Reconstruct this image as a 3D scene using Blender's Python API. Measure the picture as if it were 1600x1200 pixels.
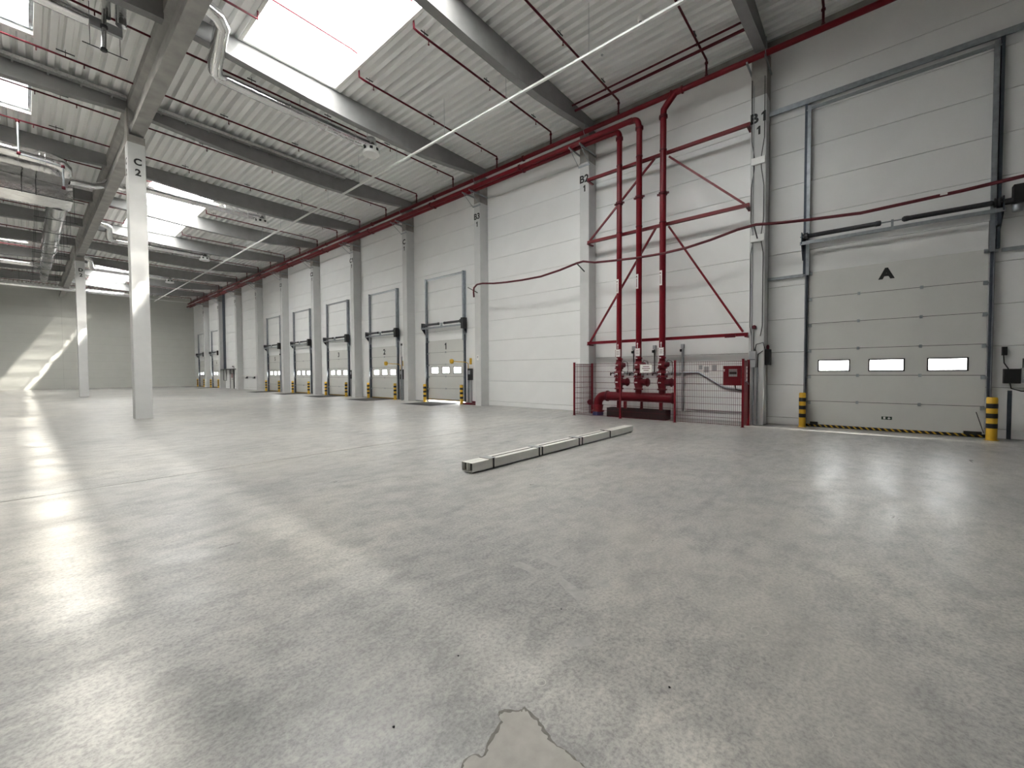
import bpy, math, random
from mathutils import Vector, Matrix
random.seed(7)
for _o in list(bpy.data.objects): bpy.data.objects.remove(_o)
SC = bpy.context.scene
COL = SC.collection
R = math.radians

# ------------------------------------------------------------------ camera
CAM = Vector((-15.05, -2.39, 1.642))
yaw, pitch, roll, F = 0.8634, -0.0281, -0.0054, 650.0
fwd = Vector((math.sin(yaw)*math.cos(pitch), math.cos(yaw)*math.cos(pitch), math.sin(pitch)))
rt0 = Vector((math.cos(yaw), -math.sin(yaw), 0)); up0 = rt0.cross(fwd)
rt = math.cos(roll)*rt0 + math.sin(roll)*up0; up = -math.sin(roll)*rt0 + math.cos(roll)*up0
cd = bpy.data.cameras.new('camera'); cam = bpy.data.objects.new('camera', cd); COL.objects.link(cam)
cd.sensor_width = 36; cd.lens = F*36/1600; cd.clip_start = .05; cd.clip_end = 400
cam.matrix_world = Matrix(((rt.x, up.x, -fwd.x, CAM.x), (rt.y, up.y, -fwd.y, CAM.y), (rt.z, up.z, -fwd.z, CAM.z), (0, 0, 0, 1)))
SC.camera = cam

# ------------------------------------------------------------------ light
W = bpy.data.worlds.new('sky'); SC.world = W; W.use_nodes = True
wn = W.node_tree.nodes; wn.clear()
sk = wn.new('ShaderNodeTexSky'); sk.sky_type = 'NISHITA'; sk.sun_disc = False
sk.sun_elevation = R(40); sk.sun_rotation = R(150); sk.air_density = 1.3; sk.dust_density = .8; sk.ozone_density = 1
bgn = wn.new('ShaderNodeBackground'); bgn.inputs['Strength'].default_value = 3.1
wo = wn.new('ShaderNodeOutputWorld')
hs = wn.new('ShaderNodeHueSaturation'); hs.inputs['Saturation'].default_value = .06
W.node_tree.links.new(sk.outputs[0], hs.inputs['Color'])
W.node_tree.links.new(hs.outputs[0], bgn.inputs[0]); W.node_tree.links.new(bgn.outputs[0], wo.inputs[0])

def sun(name, d, power, ang, col=(1, .935, .835)):
    l = bpy.data.lights.new(name, 'SUN'); l.energy = power; l.angle = R(ang); l.color = col
    o = bpy.data.objects.new(name, l); COL.objects.link(o)
    o.rotation_euler = Vector(d).to_track_quat('-Z', 'Y').to_euler(); o.location = (10, -10, 30)
# direct sun; added weaker suns imitate sunlight fanned lengthwise by the ribbed rooflight sheets
FAN = [('sun', .60, 1.0, 8.0, .6)] + [('added_scatter_sun', dx, t, p*1.7, 1.1) for dx, t, p in ((.64, 3.3, .9), (.62, 2.5, 1.2), (.60, 1.95, 1.7), (.59, 1.55, 2.3), (.585, 1.22, 2.8), (.585, .85, 2.8), (.585, .6, 2.4),
       (.585, .35, 2.2), (.585, .1, 2.0), (.585, -.15, 1.9), (.585, -.45, 1.8))] + [('added_scatter_sun', .458, t, p, 1.8) for t, p in ((.45, 1.3), (.0, 1.4), (-.4, 1.4))]
for nm, dx, dy, p, ang in FAN:
    sun(nm, (-dx, dy, -1), p, ang)

SC.view_settings.view_transform = 'Standard'; SC.view_settings.look = 'None'
SC.view_settings.gamma = 1; SC.view_settings.use_curve_mapping = False
SC.view_settings.exposure = 0.14
SC.cycles.max_bounces = 10; SC.cycles.diffuse_bounces = 7; SC.cycles.glossy_bounces = 4
SC.cycles.transparent_max_bounces = 12; SC.cycles.sample_clamp_indirect = 8

# ------------------------------------------------------------------ materials
MATS = {}
def mat(name, col, rough=.6, metal=0., noise=0., nscale=6., bump=0., bscale=20., spec=.5, stretch=None, wave=None, col2=None):
    if name in MATS: return MATS[name]
    m = bpy.data.materials.new(name); m.use_nodes = True
    nt = m.node_tree; b = nt.nodes['Principled BSDF']
    b.inputs['Base Color'].default_value = (*col, 1); b.inputs['Roughness'].default_value = rough
    b.inputs['Metallic'].default_value = metal; b.inputs['Specular IOR Level'].default_value = spec
    vec = None
    if noise or bump or wave:
        tc = nt.nodes.new('ShaderNodeTexCoord'); mp = nt.nodes.new('ShaderNodeMapping')
        nt.links.new(tc.outputs['Object'], mp.inputs[0]); vec = mp.outputs[0]
        if stretch: mp.inputs['Scale'].default_value = stretch
    if noise:
        n = nt.nodes.new('ShaderNodeTexNoise'); n.inputs['Scale'].default_value = nscale; n.inputs['Detail'].default_value = 6
        r = nt.nodes.new('ShaderNodeValToRGB'); c2 = col2 or tuple(max(0, c*(1 - noise)) for c in col)
        r.color_ramp.elements[0].position = .3; r.color_ramp.elements[1].position = .7
        r.color_ramp.elements[0].color = (*c2, 1); r.color_ramp.elements[1].color = (*col, 1)
        nt.links.new(vec, n.inputs[0]); nt.links.new(n.outputs[0], r.inputs[0]); nt.links.new(r.outputs[0], b.inputs['Base Color'])
    if bump or wave:
        bp = nt.nodes.new('ShaderNodeBump'); bp.inputs['Distance'].default_value = .02
        if wave:
            t = nt.nodes.new('ShaderNodeTexWave'); t.bands_direction = 'Z'; t.inputs['Scale'].default_value = wave
            bp.inputs['Strength'].default_value = .06; bp.inputs['Distance'].default_value = .004
        else:
            t = nt.nodes.new('ShaderNodeTexNoise'); t.inputs['Scale'].default_value = bscale; t.inputs['Detail'].default_value = 5
            bp.inputs['Strength'].default_value = bump
        nt.links.new(vec, t.inputs[0]); nt.links.new(t.outputs[0 if not wave else 1], bp.inputs['Height'])
        nt.links.new(bp.outputs[0], b.inputs['Normal'])
    MATS[name] = m; return m

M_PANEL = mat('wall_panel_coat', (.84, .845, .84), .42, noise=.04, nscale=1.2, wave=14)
M_PANEL2 = mat('end_wall_panel_shaded', (.52, .525, .49), .5, noise=.05, nscale=1.2, wave=14)  # panel colour darkened to stand in for the dimmer light on the end wall
M_BACK = mat('joint_and_shade_dark', (.16, .16, .155), .8, noise=.1)
M_CONC = mat('column_paint', (.60, .605, .60), .6, noise=.07, nscale=2.5, bump=.08, bscale=60)
M_RAW = mat('raw_concrete', (.36, .345, .32), .85, noise=.3, nscale=3, bump=.25, bscale=40)
M_GIRD = mat('girder_concrete', (.40, .39, .37), .85, noise=.28, nscale=2.2, bump=.25, bscale=30)
M_BEAM = mat('beam_concrete', (.27, .27, .268), .8, noise=.14, nscale=3, bump=.1, bscale=40)
M_DECK = mat('deck_steel', (.86, .86, .85), .4, metal=.0, noise=.03, nscale=1.5, stretch=(1, .3, 1))
M_RED = mat('red_pipe_paint', (.165, .004, .011), .34, noise=.12, nscale=5, spec=.28)
M_RED2 = mat('dark_red_pipe_paint', (.10, .005, .013), .42, noise=.15, nscale=5, spec=.28)
M_HOSE = mat('maroon_hose', (.12, .012, .02), .6, noise=.2, nscale=20)
M_GALV = mat('galvanised_steel', (.42, .45, .48), .38, metal=.8, noise=.25, nscale=9)
M_DGALV = mat('dark_track_steel', (.085, .10, .125), .45, metal=.7, noise=.25, nscale=9)
M_BLACK = mat('black_plastic', (.012, .012, .013), .5, noise=.2, nscale=8)
M_RUB = mat('black_rubber', (.008, .008, .008), .75, noise=.2, nscale=10)
M_SPRING = mat('dark_spring_steel', (.07, .072, .078), .5, metal=.6, noise=.3, nscale=30)
M_YEL = mat('safety_yellow', (.72, .43, .03), .45, noise=.12, nscale=10)
M_WHITE = mat('white_enamel', (.82, .82, .80), .35, noise=.04)
M_DOOR = mat('door_panel_coat', (.63, .63, .605), .45, noise=.05, nscale=1.5, wave=11)
M_INK = mat('black_lettering', (.01, .01, .01), .6, noise=.1)
M_FOIL = mat('foil_insulation', (.88, .88, .88), .10, metal=1., noise=.08, nscale=6, bump=.9, bscale=3.2)
M_SPIRAL = mat('spiral_duct_steel', (.66, .67, .68), .17, metal=1., noise=.15, nscale=5, bump=.45, bscale=9)
M_TRAY = mat('perforated_tray_steel', (.66, .67, .66), .35, metal=.8, noise=.3, nscale=22)
M_ALU = mat('bundle_white_coat', (.74, .74, .70), .4, noise=.05, nscale=4)
M_STRAP = mat('strap_and_gap_shade', (.015, .015, .016), .5, noise=.2)
M_PLATE = mat('leveller_steel', (.035, .035, .034), .85, metal=.0, noise=.35, nscale=5)
M_BLUE = mat('blue_coupling', (.02, .035, .16), .45, noise=.2)
M_GREY = mat('grey_box_plastic', (.36, .37, .38), .5, noise=.06)
M_CURB = mat('rooflight_curb_white', (.72, .72, .69), .5, noise=.05)
M_GREEN = mat('exit_sign_dark_green', (.008, .03, .014), .5, noise=.1)
M_YARD = mat('yard_concrete', (.5, .5, .48), .9, noise=.2, nscale=1)
M_SIGN = mat('sign_white', (.80, .78, .76), .5, noise=.03)
M_PDOOR = mat('dark_frame_steel', (.03, .03, .033), .5, noise=.2)
M_STAIN = mat('stain_edge', (.19, .18, .162), .7, noise=.35, nscale=25)
M_PATCH = mat('bare_patch_concrete', (.405, .39, .36), .62, noise=.18, nscale=14, bump=.05, bscale=90)
M_RIM = mat('floor_ring_mark', (.5, .49, .46), .6, noise=.1)

def glass(name, tint, trans, gloss):
    m = bpy.data.materials.new(name); m.use_nodes = True; nt = m.node_tree; nt.nodes.clear()
    o = nt.nodes.new('ShaderNodeOutputMaterial'); t = nt.nodes.new('ShaderNodeBsdfTransparent'); t.inputs[0].default_value = (*tint, 1)
    l = nt.nodes.new('ShaderNodeBsdfTranslucent'); l.inputs[0].default_value = (.95, .95, .93, 1)
    g = nt.nodes.new('ShaderNodeBsdfGlossy'); g.inputs['Roughness'].default_value = .08
    a = nt.nodes.new('ShaderNodeMixShader'); a.inputs[0].default_value = trans
    b = nt.nodes.new('ShaderNodeMixShader'); b.inputs[0].default_value = gloss
    nt.links.new(t.outputs[0], a.inputs[1]); nt.links.new(l.outputs[0], a.inputs[2])
    nt.links.new(a.outputs[0], b.inputs[1]); nt.links.new(g.outputs[0], b.inputs[2]); nt.links.new(b.outputs[0], o.inputs[0])
    return m
M_SKY = glass('rooflight_sheet', (.93, .94, .94), .75, .04)
M_CLEAR = glass('rooflight_clear_pane', (.95, .96, .96), .03, .04)
M_PANE = glass('door_pane', (.94, .95, .95), .10, .05)

def floor_material():
    m = bpy.data.materials.new('power_floated_concrete'); m.use_nodes = True; nt = m.node_tree; b = nt.nodes['Principled BSDF']
    L = nt.links.new; N = nt.nodes.new
    tc = N('ShaderNodeTexCoord')
    def mp(sc, rot=0):
        n = N('ShaderNodeMapping'); n.inputs['Scale'].default_value = sc; n.inputs['Rotation'].default_value = (0, 0, rot)
        L(tc.outputs['Object'], n.inputs[0]); return n.outputs[0]
    def noise(v, s, d=8, ro=.6, dist=0):
        n = N('ShaderNodeTexNoise'); n.inputs['Scale'].default_value = s; n.inputs['Detail'].default_value = d
        n.inputs['Roughness'].default_value = ro; n.inputs['Distortion'].default_value = dist; L(v, n.inputs[0]); return n.outputs[0]
    def ramp(v, st):
        r = N('ShaderNodeValToRGB'); e = r.color_ramp.elements
        while len(e) < len(st): e.new(.5)
        for k, (p, c) in enumerate(st): e[k].position = p; e[k].color = (*c, 1)
        L(v, r.inputs[0]); return r.outputs[0]
    def mix(f, a, c, t='MULTIPLY'):
        x = N('ShaderNodeMix'); x.data_type = 'RGBA'; x.blend_type = t
        if isinstance(f, float): x.inputs[0].default_value = f
        else: L(f, x.inputs[0])
        L(a, x.inputs[6]); L(c, x.inputs[7]); return x.outputs[2]
    big = ramp(noise(mp((1, 1, 1), .4), .38, 4, .5, .3), [(.34, (.305, .305, .302)), (.52, (.36, .356, .348)), (.68, (.42, .41, .39))])
    streak = ramp(noise(mp((.6, 2.0, 1), .62), 2.2, 9, .7, .3), [(.34, (.82, .825, .83)), (.5, (.99, .99, .99)), (.66, (1.11, 1.10, 1.085))])
    fine = ramp(noise(mp((1, 1, 1)), 42, 3, .7), [(.36, (.74, .74, .745)), (.52, (1.02, 1.02, 1.015)), (.66, (1.16, 1.16, 1.145))])
    mott = ramp(noise(mp((1, 1.3, 1), 1.1), 3.0, 12, .8, .2), [(.42, (.80, .805, .81)), (.5, (.99, .99, .985)), (.60, (1.10, 1.095, 1.08))])
    dust = ramp(noise(mp((1, 1, 1), 2.), .25, 6, .62, .4), [(.5, (0, 0, 0)), (.68, (1, 1, 1))])
    c = mix(1., big, streak); c = mix(1., c, mott); c = mix(1., c, fine)
    rgb = N('ShaderNodeRGB'); rgb.outputs[0].default_value = (.46, .44, .405, 1)
    sc = N('ShaderNodeMath'); sc.operation = 'MULTIPLY'; sc.inputs[1].default_value = .4; L(dust, sc.inputs[0])
    c = mix(sc.outputs[0], c, rgb.outputs[0], 'MIX')
    L(c, b.inputs['Base Color'])
    rr = N('ShaderNodeMapRange'); rr.inputs[1].default_value = .3; rr.inputs[2].default_value = .7
    rr.inputs[3].default_value = .27; rr.inputs[4].default_value = .44
    L(noise(mp((.6, 1.8, 1), .62), 2.2, 7, .65, .5), rr.inputs[0]); L(rr.outputs[0], b.inputs['Roughness'])
    b.inputs['Specular IOR Level'].default_value = .5
    bp = N('ShaderNodeBump'); bp.inputs['Strength'].default_value = .08; bp.inputs['Distance'].default_value = .004
    L(noise(mp((1, 1.8, 1), .62), 4.5, 3, .5), bp.inputs['Height']); L(bp.outputs[0], b.inputs['Normal'])
    return m
M_FLOOR = floor_material()

# ------------------------------------------------------------------ mesh helpers
class MB:
    def __init__(s): s.v = []; s.f = []; s.sm = []
    def add(s, vs, fs, sm=False):
        o = len(s.v); s.v += [Vector(v) for v in vs]; s.f += [tuple(i + o for i in f) for f in fs]; s.sm += [sm]*len(fs); return s
    def box(s, x0, x1, y0, y1, z0, z1):
        x0, x1 = sorted((x0, x1)); y0, y1 = sorted((y0, y1)); z0, z1 = sorted((z0, z1))
        return s.add([(x0, y0, z0), (x1, y0, z0), (x1, y1, z0), (x0, y1, z0), (x0, y0, z1), (x1, y0, z1), (x1, y1, z1), (x0, y1, z1)],
                     [(0, 3, 2, 1), (4, 5, 6, 7), (0, 1, 5, 4), (1, 2, 6, 5), (2, 3, 7, 6), (3, 0, 4, 7)])
    def cbox(s, c, d): return s.box(c[0]-d[0]/2, c[0]+d[0]/2, c[1]-d[1]/2, c[1]+d[1]/2, c[2]-d[2]/2, c[2]+d[2]/2)
    def bar(s, p, q, w, h):      # rectangular bar between two points
        p, q = Vector(p), Vector(q); d = (q - p).normalized()
        u = d.cross(Vector((0, 0, 1)))
        if u.length < 1e-4: u = Vector((1, 0, 0))
        u.normalize(); n = u.cross(d); vs = []
        for c in (p, q):
            for a, b in ((-1, -1), (1, -1), (1, 1), (-1, 1)): vs.append(c + u*a*w/2 + n*b*h/2)
        return s.add(vs, [(0, 3, 2, 1), (4, 5, 6, 7), (0, 1, 5, 4), (1, 2, 6, 5), (2, 3, 7, 6), (3, 0, 4, 7)])
    def tube(s, path, r, n=12, cap=True):
        P = [Vector(p) for p in path]; rs = r if isinstance(r, (list, tuple)) else [r]*len(P)
        T = []
        for i in range(len(P)):
            a = (P[i] - P[i-1]).normalized() if i else None; b = (P[i+1] - P[i]).normalized() if i < len(P)-1 else None
            t = (a + b) if a and b else (a or b); T.append(t.normalized())
        u = T[0].orthogonal().normalized(); vs = []
        for i, p in enumerate(P):
            u = (u - T[i]*u.dot(T[i])).normalized(); w = T[i].cross(u)
            k = 1.0
            if 0 < i < len(P)-1: k = 1/max(.5, T[i].dot((P[i]-P[i-1]).normalized()))
            for j in range(n):
                a = 2*math.pi*j/n; vs.append(p + (u*math.cos(a) + w*math.sin(a))*rs[i]*(k if len(P) < 4 else 1))
        fs = [(i*n+j, i*n+(j+1) % n, (i+1)*n+(j+1) % n, (i+1)*n+j) for i in range(len(P)-1) for j in range(n)]
        s.add(vs, fs, True)
        if cap: s.add(vs[:n], [tuple(reversed(range(n)))]); s.add(vs[-n:], [tuple(range(n))])
        return s
    def lathe(s, c, prof, axis='z', n=16):       # prof: (along, radius)
        path = []
        for a, r in prof:
            path.append(Vector(c) + {'x': Vector((a, 0, 0)), 'y': Vector((0, a, 0)), 'z': Vector((0, 0, a))}[axis])
        e = {'x': (Vector((0, 1, 0)), Vector((0, 0, 1))), 'y': (Vector((0, 0, 1)), Vector((1, 0, 0))), 'z': (Vector((1, 0, 0)), Vector((0, 1, 0)))}[axis]
        vs = []
        for p, (a, r) in zip(path, prof):
            for j in range(n):
                t = 2*math.pi*j/n; vs.append(p + (e[0]*math.cos(t) + e[1]*math.sin(t))*r)
        s.add(vs, [(i*n+j, i*n+(j+1) % n, (i+1)*n+(j+1) % n, (i+1)*n+j) for i in range(len(prof)-1) for j in range(n)], True)
        s.add(vs[:n], [tuple(reversed(range(n)))]); s.add(vs[-n:], [tuple(range(n))]); return s
    def prism(s, poly, axis, a0, a1):            # poly in the two other axes, extruded
        n = len(poly)
        def P(p, a): return {'x': (a, p[0], p[1]), 'y': (p[0], a, p[1]), 'z': (p[0], p[1], a)}[axis]
        vs = [P(p, a0) for p in poly] + [P(p, a1) for p in poly]
        fs = [(i, (i+1) % n, n+(i+1) % n, n+i) for i in range(n)] + [tuple(reversed(range(n))), tuple(range(n, 2*n))]
        return s.add(vs, fs)
    def build(s, name, m, parent=None):
        off = parent_world(parent) if parent else Vector((0, 0, 0))
        me = bpy.data.meshes.new(name); me.from_pydata([tuple(v - off) for v in s.v], [], s.f)
        for p, k in zip(me.polygons, s.sm): p.use_smooth = k
        me.materials.append(m); me.update()
        bm_fix(me)
        o = bpy.data.objects.new(name, me); COL.objects.link(o)
        if parent: o.parent = parent
        return o
import bmesh
def bm_fix(me):
    b = bmesh.new(); b.from_mesh(me); bmesh.ops.recalc_face_normals(b, faces=b.faces); b.to_mesh(me); b.free()
def parent_world(p):
    v = Vector((0, 0, 0))
    while p: v += p.location; p = p.parent
    return v
def tag(o, label, cat=None, group=None, kind=None):
    if label: o['label'] = label
    if cat: o['category'] = cat
    if group: o['group'] = group
    if kind: o['kind'] = kind
    return o
def thing(name, loc, label, cat, group=None, kind=None):
    o = bpy.data.objects.new(name, None); o.location = loc; o.empty_display_size = .1; COL.objects.link(o)
    return tag(o, label, cat, group, kind)
KIDS = {}
def copy_tree(o, parent=None, depth=0):
    c = o.copy(); COL.objects.link(c); c.parent = parent
    for ch in list(o.children): copy_tree(ch, c, depth+1)
    return c
def B(*a): return MB().box(*a)
ORD = ['nearest', 'second', 'third', 'fourth', 'fifth', 'sixth', 'seventh', 'eighth', 'ninth', 'tenth', 'eleventh', 'twelfth', 'thirteenth',
       'fourteenth', 'fifteenth', 'sixteenth', 'seventeenth', 'eighteenth', 'nineteenth', 'twentieth', 'twenty-first', 'twenty-second', 'twenty-third', 'twenty-fourth', 'twenty-fifth']
TXT = {}
def one():
    P = [(.0, 0), (.22, 0), (.22, 1), (.06, 1), (-.16, .80), (-.16, .62), (.0, .72)]
    n = len(P); vs = [Vector((x, y, z)) for z in (-.004, .004) for x, y in P]
    return vs, [tuple(range(n-1, -1, -1)), tuple(range(n, 2*n))] + [(i, (i+1) % n, n+(i+1) % n, n+i) for i in range(n)]
def text(s, cap, c, right, upv, parent=None, name='lettering', m=None, bold=.035, wide=1.0):
    if s == '1': TXT[s] = one()
    if len(s) == 2 and s[1] == '1':
        cc = Vector(c); rr_ = Vector(right)
        text(s[0], cap, cc-rr_*cap*.36, right, upv, parent, name, m, bold, wide); return text('1', cap, cc+rr_*cap*.42, right, upv, parent, name, m, bold, wide)
    if s not in TXT:
        cu = bpy.data.curves.new('t', 'FONT'); cu.body = s; cu.size = 1; cu.offset = bold; cu.extrude = .004
        cu.align_x = 'CENTER'; cu.align_y = 'CENTER'; cu.resolution_u = 4
        ob = bpy.data.objects.new('t', cu); COL.objects.link(ob); bpy.context.view_layer.update()
        me = bpy.data.meshes.new_from_object(ob.evaluated_get(bpy.context.evaluated_depsgraph_get()))
        TXT[s] = ([v.co.copy() for v in me.vertices], [tuple(p.vertices) for p in me.polygons])
        bpy.data.objects.remove(ob)
    vs, fs = TXT[s]
    xs = [v.x for v in vs]; ys = [v.y for v in vs]; k = cap/(max(ys)-min(ys)); cx, cy = (max(xs)+min(xs))/2, (max(ys)+min(ys))/2
    c, right, upv = Vector(c), Vector(right), Vector(upv); n = right.cross(upv)
    mb = MB(); mb.add([c + right*(v.x-cx)*k*wide + upv*(v.y-cy)*k + n*v.z*.5 for v in vs], fs)
    return mb.build(name, m or M_INK, parent)

# ------------------------------------------------------------------ the shell
X0, Y0, Y1, ZD = -24.4, -26.0, 67.2, 11.65
BAY = [('B1', 0), ('B2', 6), ('B3', 12), ('C', 18), ('C1', 24), ('C2', 30), ('C3', 36), ('D', 42), ('D1', 48), ('D2', 54), ('D3', 60)]
fl = thing('floor', (0, 0, 0), 'grey power floated concrete floor of the hall', None, kind='structure')
B(X0, .25, Y0, 6.09, -.2, 0).build('slab', M_FLOOR, fl)
B(X0, .25, 6.11, Y1+.2, -.2, 0).build('slab', M_FLOOR, fl)
B(X0, .25, 6.0, 6.2, -.3, -.012).build('joint_filler', M_BACK, fl)
# damp stain near the camera, tyre marks and ring marks
def ray_floor(px, py):
    d = fwd + rt*((px-800)/F) - up*((py-600)/F); t = -CAM.z/d.z; return CAM + d*t
st = [(720, 1200), (724, 1188), (741, 1180), (753, 1184), (758, 1172), (763, 1157), (772, 1144), (783, 1126), (778, 1118), (779, 1112), (788, 1108), (800, 1109),
      (811, 1110), (817, 1107), (820, 1104), (829, 1112), (838, 1121), (846, 1131), (857, 1146), (862, 1156), (871, 1166), (880, 1170), (898, 1183), (915, 1200), (960, 1230), (700, 1230)]
pts = []
for i in range(len(st)):
    a, b_ = st[i], st[(i+1) % len(st)]
    for k in range(3):
        q = k/3; j = 1.6 if k else 0
        pts.append(ray_floor(a[0]+(b_[0]-a[0])*q+random.uniform(-j, j), a[1]+(b_[1]-a[1])*q+random.uniform(-j, j)))
cen = sum(pts, Vector())/len(pts)
mb = MB(); n = len(pts)
inn = [p + (cen-p).normalized()*random.uniform(.006, .022) for p in pts]
mb.add([(p.x, p.y, .0012) for p in pts] + [(p.x, p.y, .0012) for p in inn], [(i, (i+1) % n, n+(i+1) % n, n+i) for i in range(n)])
mb.build('stain_edge', M_STAIN, fl)
MB().add([(p.x, p.y, .0006) for p in pts], [tuple(range(n))]).build('stain', M_PATCH, fl)
for (px, py, r) in ((845, 1066, .028), (1048, 1040, .026), (892, 951, .03), (756, 994, .03), (1187, 986, .05), (645, 940, .03), (1290, 1144, .03)):
    p = ray_floor(px, py); mb = MB(); k = 22
    o_ = [(p.x+r*math.cos(6.283*i/k), p.y+r*math.sin(6.283*i/k), .0008) for i in range(k)]; i_ = [(p.x+r*.86*math.cos(6.283*i/k), p.y+r*.86*math.sin(6.283*i/k), .0008) for i in range(k)]
    mb.add(o_+i_, [(i, (i+1) % k, k+(i+1) % k, k+i) for i in range(k)]); mb.build('ring_mark', M_RIM, fl)
M_TAPE = mat('tape_residue', (.45, .445, .43), .55, noise=.25, nscale=18)
for qd in ([(797, 881), (813, 877), (848, 893), (834, 897)], [(838, 870), (852, 864), (884, 883), (872, 887)], [(868, 905), (880, 903), (919, 931), (903, 940)], [(920, 905), (950, 908), (956, 916), (945, 919)], [(694, 903), (712, 895), (748, 886), (738, 893), (700, 907)], [(884, 1003), (902, 997), (924, 994), (928, 1006), (906, 1010), (888, 1012)]):
    q = [ray_floor(*p) for p in qd]; q2 = []
    for a, b_ in zip(q, q[1:]+q[:1]):
        for k in range(4): v = a.lerp(b_, k/4); q2.append((v.x+random.uniform(-.006, .006), v.y+random.uniform(-.006, .006), .0007))
    MB().add(q2, [tuple(range(len(q2)))]).build('tape_mark', M_TAPE, fl)
tag(B(.25, 60, Y0-20, Y1+20, -.3, -.06).build('ground_outside', M_YARD), 'sunlit concrete yard outside the dock doors', None, None, 'structure')

# rooflights: (x0,x1,y0,y1)
SKY = [(-10.56, -7.74, .3, 11.95), (-10.56, -7.74, 24.3, 35.95), (-10.56, -7.74, 48.3, 59.95), (-10.56, -7.74, -13.5, -12.2)]
HAT = [(-17.15, -14.65, y, y+2.5) for y in (13.9, 19.65, 43.7)]
holes = SKY[:3] + HAT
xs = sorted({X0, .0} | {h[0] for h in holes} | {h[1] for h in holes}); ys = sorted({Y0, Y1} | {h[2] for h in holes} | {h[3] for h in holes})
PIT = .305
mb = MB()
def deck_strip(xa, xb, ya, yb):
    # trapezoidal ribs along y
    k0 = math.floor(xa/PIT)-1; prof = []
    for k in range(k0, math.ceil(xb/PIT)+2):
        b = k*PIT; prof += [(b, 0), (b+.145, 0), (b+.19, .17), (b+.265, .17)]
    def z_at(x):
        for (a, za), (c, zc) in zip(prof, prof[1:]):
            if a <= x <= c: return za + (zc-za)*(x-a)/(c-a)
        return 0
    pl = [(xa, z_at(xa))] + [p for p in prof if xa < p[0] < xb] + [(xb, z_at(xb))]
    vs = [(x, ya, ZD+z) for x, z in pl] + [(x, yb, ZD+z) for x, z in pl]; n = len(pl)
    mb.add(vs, [(i, i+1, n+i+1, n+i) for i in range(n-1)])
for xa, xb in zip(xs, xs[1:]):
    run = None
    for ya, yb in zip(ys, ys[1:]):
        cx, cy = (xa+xb)/2, (ya+yb)/2
        if any(h[0] < cx < h[1] and h[2] < cy < h[3] for h in holes):
            if run: deck_strip(xa, xb, *run)
            run = None
        else: run = (run[0], yb) if run else (ya, yb)
    if run: deck_strip(xa, xb, *run)
tag(mb.build('ceiling', M_DECK), 'corrugated pale steel roof deck over the whole hall', None, None, 'structure')

def rooflight(n, h, label):
    x0, x1, y0, y1 = h; t = thing('window_%d' % n, ((x0+x1)/2, (y0+y1)/2, ZD), label, None, kind='structure')
    c = MB(); z0 = ZD+.2; z1 = ZD+.98
    for za, zb in ((ZD-.02, z0), (z1, z1+.08)):
        c.box(x0-.09, x0, y0-.09, y1+.09, za, zb).box(x1, x1+.09, y0-.09, y1+.09, za, zb)
        c.box(x0, x1, y0-.09, y0, za, zb).box(x0, x1, y1, y1+.09, za, zb)
    c.build('curb', M_CURB, t); z1 += .08
    cx, hw = (x0+x1)/2, (x1-x0)/2+.05; rise = .4; N = 8
    arc = [(cx - hw*math.cos(math.pi*i/N), z1 + rise*math.sin(math.pi*i/N)) for i in range(N+1)]
    npan = 11; L = (y1-y0)/npan
    for k in range(npan):
        ya, yb = y0+k*L, y0+(k+1)*L
        MB().add([(x, ya+.005, z) for x, z in arc] + [(x, yb-.005, z) for x, z in arc], [(i, i+1, N+2+i, N+1+i) for i in range(N)], True).build('crown_pane', M_SKY, t)
        for x, m in ((x0-.045, M_CLEAR), (x1+.045, M_CLEAR)):
            MB().box(x-.004, x+.004, ya+.02, yb-.02, z0, z1-.08).build('side_pane', m, t)
    for k in range(npan+1):
        y = y0+k*L; b = MB().tube([(x, y, z+.01) for x, z in arc], .022, 6)
        for x in (x0-.045, x1+.045): b.box(x-.03, x+.03, y-.022, y+.022, z0, z1-.08)
        b.build('glazing_bar', M_GALV, t)
    for e in (y0-.045, y1+.045):
        MB().add([(x, e, z) for x, z in arc] + [(x0, e, z0), (x1, e, z0)], [tuple(range(N+1)) + (N+2, N+1)]).build('end_pane', M_SKY, t)
    return t
rooflight(1, SKY[0], 'long arched rooflight nearest the camera, burnt out white by the sky')
rooflight(2, SKY[1], 'long arched rooflight behind the column marked C 2')
rooflight(3, SKY[2], 'long arched rooflight furthest away, beside the column marked D 2')
hat0 = None
for i, h in enumerate(HAT):
    x0, x1, y0, y1 = h
    lab = {0: 'square white-framed roof hatch nearest the camera, top left corner', 1: 'second square white-framed roof hatch from the camera at the left edge'}.get(i, 'square roof hatch at the left edge, %s counted from the camera' % ORD[i])
    if hat0 is None:
        t = thing('window_%d' % (i+4), (0, 0, 0), lab, None, 'square roof hatches', 'structure'); hat0 = t
        c = MB(); w = 2.5; zt = .5
        c.box(-.13, 0, -.13, w+.13, -.03, zt).box(w, w+.13, -.13, w+.13, -.03, zt).box(0, w, -.13, 0, -.03, zt).box(0, w, w, w+.13, -.03, zt); c.build('frame', M_WHITE, t)
        g = MB(); g.box(0, .09, 0, w, .1, .16).box(w-.09, w, 0, w, .1, .16).box(.09, w-.09, 0, .09, .1, .16).box(.09, w-.09, w-.09, w, .1, .16); g.build('inner_frame', M_GALV, t)
        for k in (.85, 1.65): B(.05, w-.05, k-.02, k+.02, .2, .25).build('glazing_bar', M_GALV, t)
        for k in range(3): B(.05, w-.05, .06+k*.8, .8+k*.8, .42, .43).build('pane', M_SKY, t)
    else:
        t = copy_tree(hat0); t.name = 'window_%d' % (i+4); t['label'] = lab
    t.location = (x0, y0, ZD)

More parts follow.
